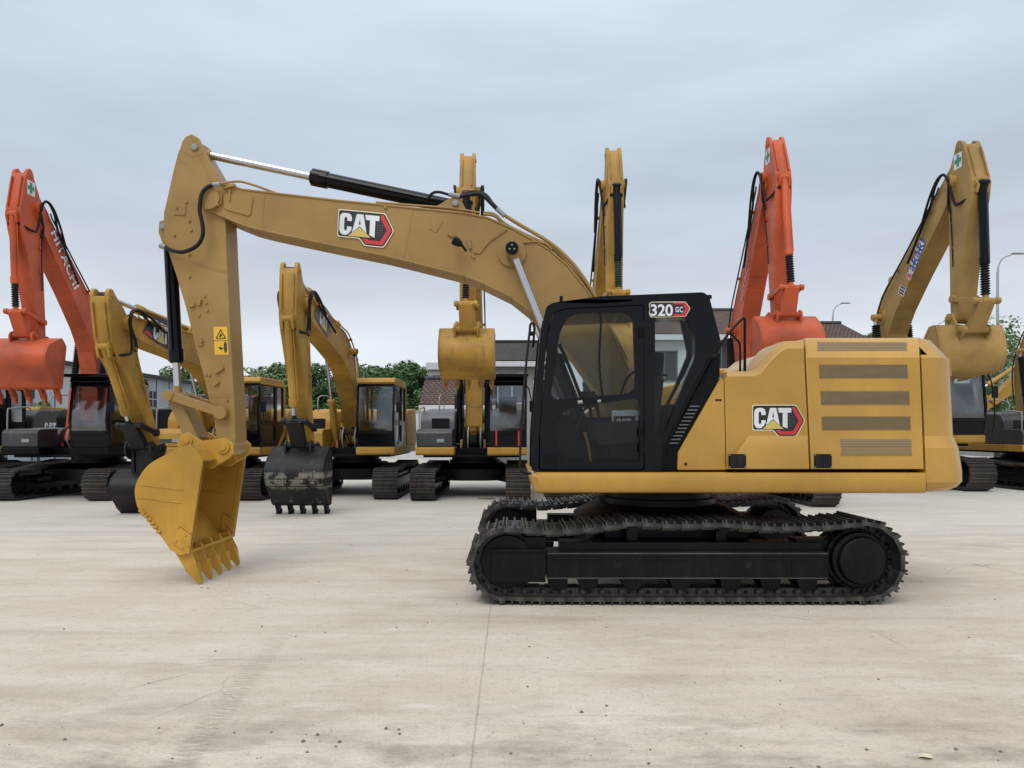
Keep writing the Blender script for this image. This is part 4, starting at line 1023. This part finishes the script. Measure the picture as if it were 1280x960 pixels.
# B : yellow with black bucket
cB = dict(YB, bucket='bucket_black', link='bucket_black', hinge='bucket_black', roof='yellow_old', pillar='yellow_old', stripe=1, armbarrel=.66, bkbarrel=.86, skirt='yellow_old', hood='yellow_old')
rB, KB = machine('yellow excavator at left with smooth toothless black bucket, partly behind the foreground bucket', (-7.5, 18.8, 0), FT, (5.6,3.72), (4.35,1.34), cB, teeth=False, bw=1.1, bang=R(-4), bs=.70, drop=.44)
cC = dict(YB, bucket='bucket_worn', link='bucket_black', hinge='bucket_black', roof='yellow_old', pillar='yellow_old', armbarrel=.66, bkbarrel=.86, tooth='bucket_worn')
rC, KC = machine('old yellow excavator left of centre with a toothed black bucket worn to bare metal', (-4.27, 19.1, 0), FT, (5.35,4.2), (4.72,1.36), cC, bw=1.12, bang=R(-4))
def old_logo(K, field, red=True):
    s = 1; bf = K['bf']; a = V2(at(bf, (.86,.10))); b = V2(at(bf, (.58,.50))); r = (b-a).normalized(); up = Vector((-r.y,r.x))
    if up.dot(bf[2]) < 0: up = -up
    def mf(x, y): q = a+r*x*.0135+up*(.42-y*.0135); return (q.x, q.y)
    sh = [(-18,26),(-12,14),(0,2),(14,-6),(34,-10),(70,-10),(62,34),(20,31)]
    o = sheet([(sh, [])], 'logo_badge', M[field], K['boom'], mf, K['HB']+.004)
    Cc, Aa, Ah, Tt = letters_cat(); g = lambda P: [(8+x*.95, -5+y*1.15) for x,y in P]
    sheet([(g(Cc),[]),(g(Aa),[g(Ah)]),(g(Tt),[])], 'badge_letters', M['white'], o, mf, K['HB']+.006)
    sheet([(g([(12.5,29.6),(26,18.2),(39.6,29.6)]),[])], 'badge_triangle', M['gold'], o, mf, K['HB']+.0075)
    if red: sheet([([(-18,26),(-10,20),(8,24),(8,28)],[])], 'badge_stripe', M['red'], o, mf, K['HB']+.006)
old_logo(KB, 'dblack'); old_logo(KC, 'dgrey', False)
# E : centre, arm raised high
cE = dict(YB, ram='black', line='rubber', boom='yellow_old', arm='yellow_old', box='hood_grey', tank='grey', hood='grey', visor=1, redbars=1, lamps=1, bbarrel=.55, bkbarrel=.72)
rE, KE = machine('yellow excavator in the centre with its bucket held high above a grey and black body', (-1.0, 18.75, 0), FT, (2.8,7.15), (3.1,4.05), cE, bellows='bellows', bw=1.2, bang=R(-28))
# F : behind the main cab
cF = dict(cE); cF.update(tank='yellow_old', hood='yellow_old', boom='yellow_old', redbars=0)
rF, KF = machine('yellow excavator whose raised arm stands just behind the roof of the foreground cab', (2.3, 18.75, 0), FT, (2.8,7.3), (3.1,4.3), cF, bellows='bellows_green', bw=1.2, bang=R(-28))
# H : orange right
cH = dict(cA); cH.update(skirt='orange', hood='orange', tank='orange', box='orange', pillar=None)
rH, KH = machine('orange excavator right of centre with its bucket raised above the yellow hood', (5.8, 17.4, 0), FT, (1.95,7.3), (2.35,4.15), cH, bellows='bellows', bw=1.29, bang=R(-12))
M['pale'] = paint('faded_decal', (.50,.26,.20), .5, .1)
straight_text(KH, 'HITACHI', -1, (.52,.58), (.88,.20), .20, 'pale', .02)
cross_label(KH, -1)
# G : big yellow right
cG = dict(line='rubber', boom='yellow_dull', arm='yellow_dull', ram='black', bucket='yellow_dull', skirt='yellow_old', box='hood_grey', tank='hood_grey', hood='yellow_old', bbarrel=.55, bkbarrel=.70, lamps=1)
rG, KG = machine('largest yellow excavator of the back row, lettered sakaki on its boom', (11.7, 21.9, 0), FT, (3.1,6.7), (3.15,3.78), cG, scale=1.22, bellows='bellows', bw=1.36, bang=R(-48), fat=1.12)
straight_text(KG, 'sakaki', -1, (.60,.44), (.90,.14), .25, 'white', .10, name='lettering_outline')
straight_text(KG, 's', -1, (.60,.44), (.90,.14), .25, 'red', .03, dx=.002)
e0 = (V2(at(KG['bf'], (.90,.14)))-V2(at(KG['bf'], (.60,.44)))).normalized(); o0 = V2(at(KG['bf'], (.60,.44)))+e0*.205
text_sheet('akaki', 'boom_lettering', M['blue'], KG['boom'], tuple(o0), tuple(e0), (-e0.y, e0.x), .25, -(KG['HB']+.008), .03, 1.1)
a = V2(at(KG['bf'], (.525,.50))); e_ = KG['bf'][1]; n_ = KG['bf'][2]
ic = sheet([([(0,0),(.22,0),(.22,.26),(0,.26)], [])], 'boom_emblem', M['white'], KG['boom'], lambda x,y: tuple(a+e_*x+n_*y), -(KG['HB']+.006))
sheet([([(.02+k*.07,.02),(.07+k*.07,.02),(.07+k*.07,.24),(.02+k*.07,.24)], []) for k in range(3)], 'emblem_bar', M['dblack'], ic, lambda x,y: tuple(a+e_*x+n_*y), -(KG['HB']+.008))
cross_label(KG, -1)
# J : at the right edge of the frame, mostly out of it
cJ = dict(cG); cJ.update(hood='hood_grey')
rJ, KJ = machine('yellow and black excavator cut off by the right edge of the photo', (16.0, 21.7, 0), FT, (2.7,6.8), (3.0,3.9), cJ, bellows='bellows', bw=1.3)
# K : side-on machine with a folded arm, further back at the right edge
fk = V2((.32,1.75)); rK, KK = machine('yellow excavator behind at the right edge, only its lowered bare arm showing', (24.6, 25.0, 0), FT, (5.3,4.1), (7.75,2.5), dict(YB, ram='yellow_old'), yaw=R(-90), bucket=False)
# Z : black and yellow machine at the left edge
cZ = dict(boom='yellow_old', arm='yellow_old', ram='black', bucket='bucket_black', skirt='yellow_old', box='hood_grey', tank='hood_grey', hood='hood_grey', cw='hood_grey', rail='silver')
rZ, KZ = machine('dark grey excavator with a yellow skirt at the left edge of the photo', (-15.1, 19.7, 0), FT, (2.7,6.8), (3.0,3.9), cZ, bw=1.2)
def zf(x, y): return (-.75-x*.011*1.0, 1.98-y*.0115)
sheet([(letters_cat()[0],[]),(letters_cat()[1],[letters_cat()[2]]),(letters_cat()[3],[])], 'side_lettering', M['white'], rZ, lambda a,b: zf(a,b), 1.352)
sheet([([(10,29.6),(26,18.2),(42,29.6)],[])], 'lettering_triangle', M['gold'], rZ, lambda a,b: zf(a,b), 1.354)
mb = MB(); mb.prism([(-.6,2.30),(-.8,2.42),(-1.9,2.42),(-2.1,2.30)], -1.2, 1.25); mb.build('hood_top', M['yellow_old'], rZ, .02)
# R : red machine far behind
rR, KR = machine('small red excavator far behind, showing between the orange cab and the foreground bucket', (-14.2, 32.5, 0), FT, (5.2,3.2), (4.4,1.2), dict(cH, cab='black'), yaw=R(180), bw=1.0)

# ------------------------------------------------------------------ ground
def ground():
    m, nt, bs = newmat('concrete_ground')
    t = nt.nodes.new('ShaderNodeTexCoord').outputs['Object']
    sep = nt.nodes.new('ShaderNodeSeparateXYZ'); nt.links.new(t, sep.inputs[0]); X, Y = sep.outputs[0], sep.outputs[1]
    def vec(sx, sy, rz=0):
        mp_ = nt.nodes.new('ShaderNodeMapping'); mp_.inputs['Scale'].default_value = (sx,sy,1); mp_.inputs['Rotation'].default_value = (0,0,rz); nt.links.new(t, mp_.inputs[0]); return mp_.outputs[0]
    a = noise(nt, .35, 8, vec(1,1), .6); b = noise(nt, 1.1, 9, vec(.6,1.7), .68); c = noise(nt, 14, 8, vec(1,1), .7); st = noise(nt, .9, 8, vec(.35,2.2,R(6)), .65)
    base = mixc(nt, ramp(nt, a.outputs[0], [(.32,0),(.68,1)]).outputs[0], (.43,.38,.30), (.55,.495,.41))
    base = mixc(nt, ramp(nt, b.outputs[0], [(.40,0),(.66,.8)]).outputs[0], base, (.59,.54,.46))
    base = mixc(nt, ramp(nt, st.outputs[0], [(.53,0),(.70,.55)]).outputs[0], base, (.31,.265,.21))
    base = mixc(nt, ramp(nt, c.outputs[0], [(.30,.35),(.48,0)]).outputs[0], base, (.22,.19,.155))
    w = noise(nt, 2.3, 9, vec(.5,1.6,R(-4)), .7)
    base = mixc(nt, ramp(nt, w.outputs[0], [(.58,0),(.68,.5)]).outputs[0], base, (.66,.63,.575))
    fn = noise(nt, 55, 5, vec(1,1), .75); base = mixc(nt, ramp(nt, fn.outputs[0], [(.30,.55),(.50,0)]).outputs[0], base, (.27,.24,.20))
    base = mixc(nt, ramp(nt, fn.outputs[0], [(.56,0),(.72,.35)]).outputs[0], base, (.68,.65,.60))
    sc1 = noise(nt, 3.2, 12, vec(.16,2.6,R(10)), .78); base = mixc(nt, ramp(nt, sc1.outputs[0], [(.60,0),(.64,.42)]).outputs[0], base, (.27,.235,.19))
    sc2 = noise(nt, 3.6, 12, vec(.14,2.4,R(-14)), .78); base = mixc(nt, ramp(nt, sc2.outputs[0], [(.60,0),(.64,.5)]).outputs[0], base, (.68,.655,.60))
    sc3 = noise(nt, 2.2, 12, vec(1.0,1.0), .8); base = mixc(nt, ramp(nt, sc3.outputs[0], [(.61,0),(.64,.35)]).outputs[0], base, (.24,.205,.165))
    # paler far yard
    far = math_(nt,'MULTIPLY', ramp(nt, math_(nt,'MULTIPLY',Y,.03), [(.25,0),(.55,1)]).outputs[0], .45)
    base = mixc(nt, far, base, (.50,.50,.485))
    # dark, damp patches close to the camera
    near = ramp(nt, math_(nt,'MULTIPLY',Y,.1), [(.36,1),(.47,0)]).outputs[0]
    pn = noise(nt, 1.6, 9, vec(.7,1.6), .72)
    base = mixc(nt, math_(nt,'MULTIPLY', near, ramp(nt, pn.outputs[0], [(.46,0),(.64,.65)]).outputs[0]), base, (.17,.14,.11))
    # hairline joint and cracks
    dj = nt.nodes.new('ShaderNodeTexNoise'); dj.inputs['Scale'].default_value = 6; nt.links.new(t, dj.inputs['Vector'])
    xj = math_(nt,'ABSOLUTE', math_(nt,'ADD', X, math_(nt,'MULTIPLY_ADD', dj.outputs[0], .012, .20)))
    jm = ramp(nt, xj, [(.002,.5),(.009,0)]).outputs[0]
    base = mixc(nt, math_(nt,'MULTIPLY', jm, ramp(nt, b.outputs[0], [(.3,.5),(.6,1)]).outputs[0]), base, (.14,.125,.11))
    yj = math_(nt,'ABSOLUTE', math_(nt,'ADD', Y, math_(nt,'MULTIPLY_ADD', dj.outputs[0], .05, -11.3)))
    base = mixc(nt, ramp(nt, yj, [(.01,.28),(.05,0)]).outputs[0], base, (.22,.2,.18))
    v = nt.nodes.new('ShaderNodeTexVoronoi'); v.feature = 'DISTANCE_TO_EDGE'; v.inputs['Scale'].default_value = 1.3
    dv = mixc(nt, .13, t, noise(nt, 3, 6, t).outputs[1]); nt.links.new(dv, v.inputs['Vector'])
    cm = ramp(nt, v.outputs['Distance'], [(.002,1),(.012,0)]).outputs[0]
    cmask = ramp(nt, noise(nt, .55, 3, vec(1,1)).outputs[0], [(.56,0),(.66,.8)]).outputs[0]
    base = mixc(nt, math_(nt,'MULTIPLY', math_(nt,'MULTIPLY', cm, cmask), .6), base, (.10,.09,.08))
    # tread marks left by a machine
    tx = math_(nt,'ABSOLUTE', math_(nt,'SUBTRACT', math_(nt,'MULTIPLY_ADD', Y, .10, X), -1.32))
    band = ramp(nt, tx, [(.06,1),(.10,0)]).outputs[0]
    bars = nt.nodes.new('ShaderNodeTexWave'); bars.inputs['Scale'].default_value = 6.5; bars.inputs['Distortion'].default_value = 11; bars.inputs['Detail'].default_value = 4; bars.bands_direction = 'Y'; nt.links.new(t, bars.inputs['Vector'])
    yl = ramp(nt, math_(nt,'MULTIPLY',Y,.1), [(.30,1),(.52,.7),(.60,0)]).outputs[0]
    base = mixc(nt, math_(nt,'MULTIPLY', math_(nt,'MULTIPLY', math_(nt,'MULTIPLY', band, bars.outputs[0]), yl), math_(nt,'MULTIPLY', c.outputs[0], .95)), base, (.22,.19,.15))
    # crumbs
    cr = nt.nodes.new('ShaderNodeTexVoronoi'); cr.inputs['Scale'].default_value = 9; nt.links.new(t, cr.inputs['Vector'])
    cs = math_(nt,'MULTIPLY', ramp(nt, cr.outputs['Distance'], [(.05,1),(.09,0)]).outputs[0], ramp(nt, noise(nt, 1.7, 4, vec(1,1)).outputs[0], [(.55,0),(.62,.8)]).outputs[0])
    base = mixc(nt, cs, base, (.09,.08,.07))
    nt.links.new(base, bs.inputs['Base Color']); bs.inputs['Roughness'].default_value = .82; bs.inputs['Specular IOR Level'].default_value = .3
    bump(nt, bs, math_(nt,'ADD', math_(nt,'MULTIPLY',c.outputs[0],.5), b.outputs[0]), .35, .02)
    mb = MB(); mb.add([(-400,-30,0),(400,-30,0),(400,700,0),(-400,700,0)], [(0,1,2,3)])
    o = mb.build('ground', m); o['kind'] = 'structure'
ground()
# crumbs, stones
rng = random.Random(3); mb = MB()
cl_ = [(rng.uniform(-.75,.75), rng.uniform(3.5,11)) for _ in range(16)]
for k in range(230):
    q_ = cl_[int(rng.random()**1.6*16)]; y = q_[1]+rng.gauss(0,.35); x = q_[0]*q_[1]+rng.gauss(0,.5)
    if rng.random() < .22: y = rng.uniform(3.4, 9); x = rng.uniform(-.78,.78)*y
    if rng.random() < .25: y = rng.uniform(3.4, 4.0); x = rng.uniform(-.78,.78)*y
    y = max(y, 3.3)
    s = .003+.011*rng.random()**2.5
    n = 5; r1 = [(x+s*math.cos(a*1.257)*rng.uniform(.6,1.2), y+s*math.sin(a*1.257)*rng.uniform(.6,1.2), 0) for a in range(n)]
    r2 = [(x+(p[0]-x)*.6, y+(p[1]-y)*.6, s*.7) for p in r1]; mb.rings([r1, r2])
o = mb.build('gravel', wallmat('stone_crumbs', (.16,.145,.12), .3)); tag(o, 'scattered dark stone crumbs on the concrete yard', 'gravel', kind='stuff')
def leafpiece(name, label, px, py, w, mat, cat):
    D = FPX*CAMH/(py-HY); x = (px-CX)*D/FPX; mb = MB(); n = 11; rr = random.Random(px)
    ring = [(x+w*math.cos(2*math.pi*k/n)*rr.uniform(.7,1.1), D+w*.8*math.sin(2*math.pi*k/n)*rr.uniform(.7,1.1), .006+.012*rr.random()) for k in range(n)]
    mb.add(ring+[(x,D,.028)], [(k,(k+1)%n,n) for k in range(n)]); o = mb.build(name, mat); tag(o, label, cat)
leafpiece('fallen_leaf', 'pale dry leaf lying on the concrete near the bottom right corner', 1157, 948, .036, wallmat('dry_leaf', (.62,.56,.40), .3), 'leaf')
leafpiece('cardboard_scrap', 'brown scrap lying on the ground behind the idler end of the foreground track', 608, 623.5, .26, wallmat('brown_card', (.30,.20,.11), .4), 'scrap')
mb = MB(); rng = random.Random(5)
for k in range(160):
    D = FPX*CAMH/(627-HY)+rng.uniform(-.25,.25); x = (1018-CX)*D/FPX+rng.gauss(0,.16); h = rng.uniform(.03,.09); a = rng.uniform(0,6.28); w = .006
    mb.add([(x-w*math.cos(a),D-w*math.sin(a),0),(x+w*math.cos(a),D+w*math.sin(a),0),(x+rng.uniform(-.04,.04),D+rng.uniform(-.04,.04),h)], [(0,1,2)])
o = mb.build('weeds', M['grass']); tag(o, 'small tuft of dry weeds in the concrete behind the foreground machine', 'weeds', kind='stuff')

# ------------------------------------------------------------------ buildings
def uvroof(o, pts_uv):
    uv = o.data.uv_layers.new(name='UVMap')
    for poly in o.data.polygons:
        nrm = poly.normal
        for li in poly.loop_indices:
            v = o.data.vertices[o.data.loops[li].vertex_index].co
            if abs(nrm.y) >= abs(nrm.x): uv.data[li].uv = (v.x, v.z/max(.2,(nrm.x**2+nrm.y**2)**.5))
            else: uv.data[li].uv = (v.y, v.z/max(.2,(nrm.x**2+nrm.y**2)**.5))
def house(name, label, x0, x1, y0, y1, eave, ridge, wall, roof, hip=0, over=.4, windows=()):
    r = empty(name, ((x0+x1)/2, y0, 0)); tag(r, label, 'house'); cx = (x0+x1)/2; X0, X1 = x0-cx, x1-cx; d = y1-y0
    mb = MB(); mb.box((X0,0,0),(X1,d,eave)); mb.add([(X0,0,eave),(X0,d,eave),(X0,d/2,ridge-.15),(X1,0,eave),(X1,d,eave),(X1,d/2,ridge-.15)], [(0,1,2),(3,5,4)] if not hip else [])
    mb.build('wall', M[wall], r)
    hx = hip; mb = MB()
    T = .12
    vs = [(X0-over,-over,eave-.05),(X1+over,-over,eave-.05),(X1+over,d+over,eave-.05),(X0-over,d+over,eave-.05),(X0-over*(0 if hip else 1)+hx,d/2,ridge),(X1+over*(0 if hip else 1)-hx,d/2,ridge)]
    mb.add(vs+[(x,y,z-T) for x,y,z in vs], [(0,1,5,4),(2,3,4,5),(1,2,5),(3,0,4),(7,6,10,11),(9,8,11,10),(8,7,11),(6,9,10),(0,6,7,1),(2,8,9,3),(1,7,8,2),(3,9,6,0)])
    ro = mb.build('roof', M[roof], r, smooth=10); uvroof(ro, None)
    mb = MB(); mb.tube([(vs[4][0],d/2,ridge+.03),(vs[5][0],d/2,ridge+.03)], .1, 8); mb.build('ridge_cap', M['tile_grey' if roof == 'tile_grey' else 'trim_dark'], ro)
    mb = MB(); mb.box((X0-over,-over-.06,eave-.34),(X1+over,-over+.02,eave-.10)); mb.build('fascia', M['wall_white'], r)
    for (wx, wz, ww, wh) in windows:
        mb = MB(); mb.box((wx-cx-ww/2,-.03,wz),(wx-cx+ww/2,.02,wz+wh)); w = mb.build('window', M['trim_dark'], r)
        mb = MB(); t = .06
        for a, b in (((-ww/2,0),(-ww/2+t,wh)),((ww/2-t,0),(ww/2,wh)),((-ww/2,0),(ww/2,t)),((-ww/2,wh-t),(ww/2,wh)),((-t/2,0),(t/2,wh))):
            mb.box((wx-cx+a[0],-.07,wz+a[1]),(wx-cx+b[0],-.032,wz+b[1]))
        mb.build('window_frame', M['wall_white' if wall != 'wall_white' else 'grey'], w)
    return r
SP = lambda px, D: (px-CX)*D/FPX
house('house', 'grey walled house with a dark grey tiled roof behind the centre excavator', SP(572,33), SP(700,33), 33, 41, 5.08, 6.43, 'wall_grey', 'tile_grey', windows=[(.0,3.0,1.4,1.2),(1.6,3.0,1.2,1.2),(-1.4,3.0,1.2,1.2)])
house('outbuilding', 'low outbuilding with a brown tiled roof left of the centre excavator', SP(532,29.5), SP(612,29.5), 29.5, 33, 2.9, 4.05, 'wall_white', 'tile_brown', over=.25)
r = empty('annex', (SP(553,36), 36, 0)); tag(r, 'flat roofed grey annex with a white parapet above the brown tiles', 'building')
mb = MB(); mb.box((-.75,0,0),(.9,3,4.9)); mb.build('wall', M['wall_grey'], r); mb = MB(); mb.box((-.85,-.12,4.9),(1.0,3.1,5.25)); mb.build('parapet', M['wall_white'], r); mb = MB(); mb.box((-.5,-.02,3.8),(.2,.01,4.6)); mb.build('window', M['trim_dark'], r)
house('house', 'white two storey house with a brown tiled roof behind the foreground cab', SP(702,32), 11.6, 32, 40, 6.2, 7.95, 'wall_white', 'tile_brown', over=.35, windows=[(SP(907,32)-.2,4.2,.9,1.6),(5.0,4.0,1.2,1.4),(7.0,4.0,1.2,1.4)])
house('house', 'house with a hipped brown tiled roof showing above the yellow hood', 12.8, 18.3, 36, 40, 6.3, 7.60, 'wall_white', 'tile_brown', hip=.35, windows=[(13,3.8,1.2,1.4)])
house('house', 'lower house with a dark tiled roof behind the right end of the hipped roof', SP(1060,44), SP(1100,44), 44, 50, 6.9, 7.7, 'wall_white', 'tile_grey')
# warehouse on the left
r = empty('warehouse', (-27.6, 30, 0)); tag(r, 'long white metal clad warehouse with a dark eave at the left', 'warehouse')
mb = MB(); mb.box((-16,0,0),(0,48,5.9)); mb.build('wall', M['panel_white'], r)
mb = MB(); mb.add([(-16.3,-.3,5.9),(.35,-.3,5.9),(.35,48.3,5.9),(-16.3,48.3,5.9),(-8,-.3,7.4),(-8,48.3,7.4)], [(0,1,4),(2,3,5),(1,2,5,4),(3,0,4,5),(0,3,2,1)]); mb.build('roof', M['pole'], r)
mb = MB(); mb.box((.01,-.3,5.78),(.4,48.3,6.02)); mb.build('eave', M['trim_dark'], r)
mb = MB()
for k in range(25): mb.box((.0,k*2-.03,0),(.03,k*2+.03,5.75))
mb.box((.0,0,3.0),(.05,48,3.08)); mb.build('panel_joint', M['trim_dark'], r)
mb = MB(); mb.box((.0,20,2.7),(.07,48,3.15)); mb.build('blue_band', M['bluestrip'], r)
for k in range(5):
    y = 9+k*4.6; mb = MB(); mb.box((.0,y,3.6),(.04,y+1.2,4.8)); w = mb.build('window', M['trim_dark'], r)
    mb = MB(); mb.box((.04,y,4.15),(.06,y+1.2,4.22)); mb.box((.04,y+.57,3.6),(.06,y+.63,4.8)); mb.build('window_frame', M['wall_white'], w)
# yard wall and far right shed
r = empty('yard_wall', (SP(470,44), 44, 0)); tag(r, 'low white boundary wall in front of the trees', 'wall')
mb = MB(); mb.box((-30,0,0),(5.5,.25,2.9)); mb.build('wall_body', M['wall_white'], r); mb = MB(); mb.box((-30,-.05,2.9),(5.5,.3,3.02)); mb.build('coping', M['concrete'], r)
r = empty('shed', (34, 46, 0)); tag(r, 'grey shed with a sloping roof at the right edge behind the tree', 'shed')
mb = MB(); mb.box((-1.5,0,0),(14,12,6.6)); mb.build('wall', M['wall_grey'], r); mb = MB(); mb.add([(-2,-.4,6.6),(14.5,-.4,7.6),(14.5,12.4,7.6),(-2,12.4,6.6),(-2,-.4,6.75),(14.5,-.4,7.75),(14.5,12.4,7.75),(-2,12.4,6.75)], [(0,3,2,1),(4,5,6,7),(0,1,5,4),(1,2,6,5),(2,3,7,6),(3,0,4,7)]); mb.build('roof', M['pole'], r)
mb = MB()
for k in range(12): mb.box((-1.5+k*1.2,-.03,.3),(-1.44+k*1.2,0,6.5))
mb.build('panel_joint', M['trim_dark'], r)

# ------------------------------------------------------------------ street lamps
def lamp(label, px, pytop, D, reach):
    x = SP(px, D); zt = CAMH+(HY-pytop)*D/FPX
    r = empty('street_lamp', (x, D, 0)); tag(r, label, 'street lamp', 'street lamps beyond the yard')
    mb = MB(); pts = [(0,0,0),(0,0,zt-.9)]+[(reach*.55*(1-math.cos(R(a))), 0, zt-.9+.75*math.sin(R(a))) for a in (20,40,60,80)]+[(reach,0,zt)]
    mb.tube(pts, [.075,.055,.04,.035,.035,.03,.03], 8); mb.build('pole', M['pole'], r)
    mb = MB(); mb.box((reach-.1,-.1,zt-.03),(reach+.5,.1,zt+.04)); mb.build('lamp_head', M['silver'], r, .03)
lamp('tall pale street lamp standing right of the largest yellow excavator', 1247, 317, 32, .75)
lamp('short looking street lamp standing above the hipped brown roof', 1041, 379, 44, .6)
lamp('faint street lamp with its head just left of the big raised bucket at right', 1170, 401, 52, .7)

# ------------------------------------------------------------------ trees
def crown(rr, H, Wd, nclump, nleaf, leaf, base=.35, flat=1.0):
    mb = MB(); cl = []
    for k in range(nclump):
        a = rr.uniform(0, 6.283); t = rr.random()**.5; zz = base+(1-base)*rr.random()
        k_ = math.sin(min(1,max(.0,(zz-base)/(1-base))*.9+.08)*math.pi)**.6
        cl.append((Wd*.5*t*k_*math.cos(a), Wd*.5*t*k_*math.sin(a), H*(zz*.92+.02), rr.uniform(.10,.20)*Wd))
    for (cx, cy, cz, cr) in cl:
        for j in range(nleaf):
            while True:
                d = Vector((rr.uniform(-1,1), rr.uniform(-1,1), rr.uniform(-1,1)))
                if d.length < 1: break
            d = d.normalized()*(d.length**.5)
            p = Vector((cx, cy, cz))+Vector((d.x*cr, d.y*cr, d.z*cr*.72*flat))
            n = (d+Vector((rr.gauss(0,.6), rr.gauss(0,.6), rr.gauss(0,.6)+.5))).normalized(); u = n.orthogonal().normalized(); w = n.cross(u)
            s = leaf*rr.uniform(.6,1.3); t_ = rr.uniform(0,6.28); u2 = u*math.cos(t_)+w*math.sin(t_); w2 = n.cross(u2)
            mb.add([p-u2*s, p+w2*s*.45, p+u2*s, p-w2*s*.45], [(0,1,2,3)])
    return mb, cl
def tree(name, label, x, y, H, Wd, seed, mat, nclump=26, nleaf=170, leaf=.16, base=.3, group=None):
    rr = random.Random(seed); r = empty(name, (x, y, 0)); tag(r, label, 'tree', group)
    mb, cl = crown(rr, H, Wd, nclump, nleaf, leaf, base)
    me = bpy.data.meshes.new('crown'); me.from_pydata(mb.v, [], mb.f); me.materials.append(M[mat]); o = bpy.data.objects.new('crown', me); COL.objects.link(o); o.parent = r
    mb = MB(); mb.tube([(0,0,0),(.05,0,H*.3),(0,.05,H*.55),(.05,0,H*.8)], [.035*H*.6,.026*H*.6,.016*H*.6,.05], 8)
    for c in cl[:10]: mb.tube([(0,0,H*rr.uniform(.3,.5)), (c[0]*.5,c[1]*.5,(c[2]+H*.45)/2), (c[0],c[1],c[2])], [.012*H*.6,.008*H*.6,.02], 6)
    mb.build('trunk', M['bark'], r)
tg = 'trees behind the low white wall'
spec = [(283,57,6.6),(318,58,6.9),(352,56,7.0),(392,57,7.3),(425,56,6.7),(462,55,7.1),(492,56,6.9),(522,55,7.3),(556,60,6.6)]
tl = ['leafy tree right behind the foreground arm at the left end of the tree line','pale leafy tree above the yellow cab left of centre','bushy tree behind the left arm of the worn-bucket excavator','green tree seen through the gap under the curved yellow boom','dark tree just right of the curved yellow boom','round dark tree above the cab of the worn-bucket excavator','dense green tree between that cab and the brown roof','tall dark tree beside the white parapet','tree behind the flat roofed annex']
for k, (px, D, H) in enumerate(spec):
    tree('leafy_tree', tl[k], SP(px,D), D, H*.99, 6.0, 40+k, ['leaf_mid','leaf_light','leaf_mid','leaf_dark','leaf_dark','leaf_dark','leaf_dark','leaf_dark','leaf_mid'][k], 60, 230, .17, .06, tg)
tree('leafy_tree', 'tree top showing over the warehouse roof at left', SP(222,62), 62, 8.0, 5, 60, 'leaf_mid', 30, 150, .18, .2)
tree('leafy_tree', 'light green airy tree behind the big raised bucket at right', SP(1246,31), 31, 6.8, 5.0, 61, 'leaf_light', 60, 110, .11, .18)
tree('leafy_tree', 'small tree just left of the counterweight top at right', SP(1178,40), 40, 7.9, 2.6, 62, 'leaf_light', 16, 70, .13, .4)
tree('leafy_tree', 'distant tree top between the lamp and the big yellow boom', SP(1092,58), 58, 10.3, 3.6, 63, 'leaf_mid', 20, 120, .18, .35)
tree('leafy_tree', 'low green tree under the orange bucket at far left', SP(48,40), 40, 3.6, 2.6, 64, 'leaf_light', 14, 90, .12, .2)

# ------------------------------------------------------------------ world, sun, camera
w = bpy.data.worlds.new('World'); sc.world = w; w.use_nodes = True; nt = w.node_tree
bg = nt.nodes['Background']
sky = nt.nodes.new('ShaderNodeTexSky'); sky.sky_type = 'NISHITA'; sky.sun_disc = False; sky.sun_elevation = R(55); sky.sun_rotation = R(200)
tc = nt.nodes.new('ShaderNodeTexCoord'); sp = nt.nodes.new('ShaderNodeSeparateXYZ'); nt.links.new(tc.outputs['Generated'], sp.inputs[0])
grad = ramp(nt, sp.outputs[2], [(0.0,(.78,.82,.87)),(.12,(.75,.795,.855)),(.20,(.63,.69,.77)),(.32,(.56,.64,.74)),(.50,(.62,.715,.83)),(1.0,(1.6,1.62,1.66))])
mp_ = nt.nodes.new('ShaderNodeMapping'); mp_.inputs['Scale'].default_value = (1.2,1.2,6.0); nt.links.new(tc.outputs['Generated'], mp_.inputs[0])
n1 = noise(nt, 1.5, 5, mp_.outputs[0], .5)
cl = ramp(nt, n1.outputs[0], [(.3,.88),(.7,1.14)])
clouds = mixc(nt, 1.0, grad.outputs[0], cl.outputs[0], 'MULTIPLY')
sm = nt.nodes.new('ShaderNodeVectorMath'); sm.operation = 'SCALE'; nt.links.new(sky.outputs[0], sm.inputs[0]); sm.inputs['Scale'].default_value = .10
mixv = mixc(nt, .06, clouds, sm.outputs[0])
nt.links.new(mixv, bg.inputs[0]); bg.inputs[1].default_value = 1.0
sun = bpy.data.lights.new('Sun', 'SUN'); sun.energy = 1.5; sun.angle = R(35); sun.color = (1,.97,.93)
so = bpy.data.objects.new('Sun', sun); COL.objects.link(so); so.rotation_euler = (R(38), 0, R(-20))
cam = bpy.data.cameras.new('Camera'); co = bpy.data.objects.new('Camera', cam); COL.objects.link(co)
co.location = (0,0,CAMH); co.rotation_euler = (R(90),0,0); cam.sensor_width = 36; cam.lens = 36*FPX/1280; cam.shift_y = (HY-480)/1280; cam.clip_end = 2000; cam.clip_start = .05
sc.camera = co
sc.view_settings.view_transform = 'Standard'; sc.view_settings.look = 'None'; sc.view_settings.exposure = 0
sc.cycles.max_bounces = 8; sc.cycles.transparent_max_bounces = 16
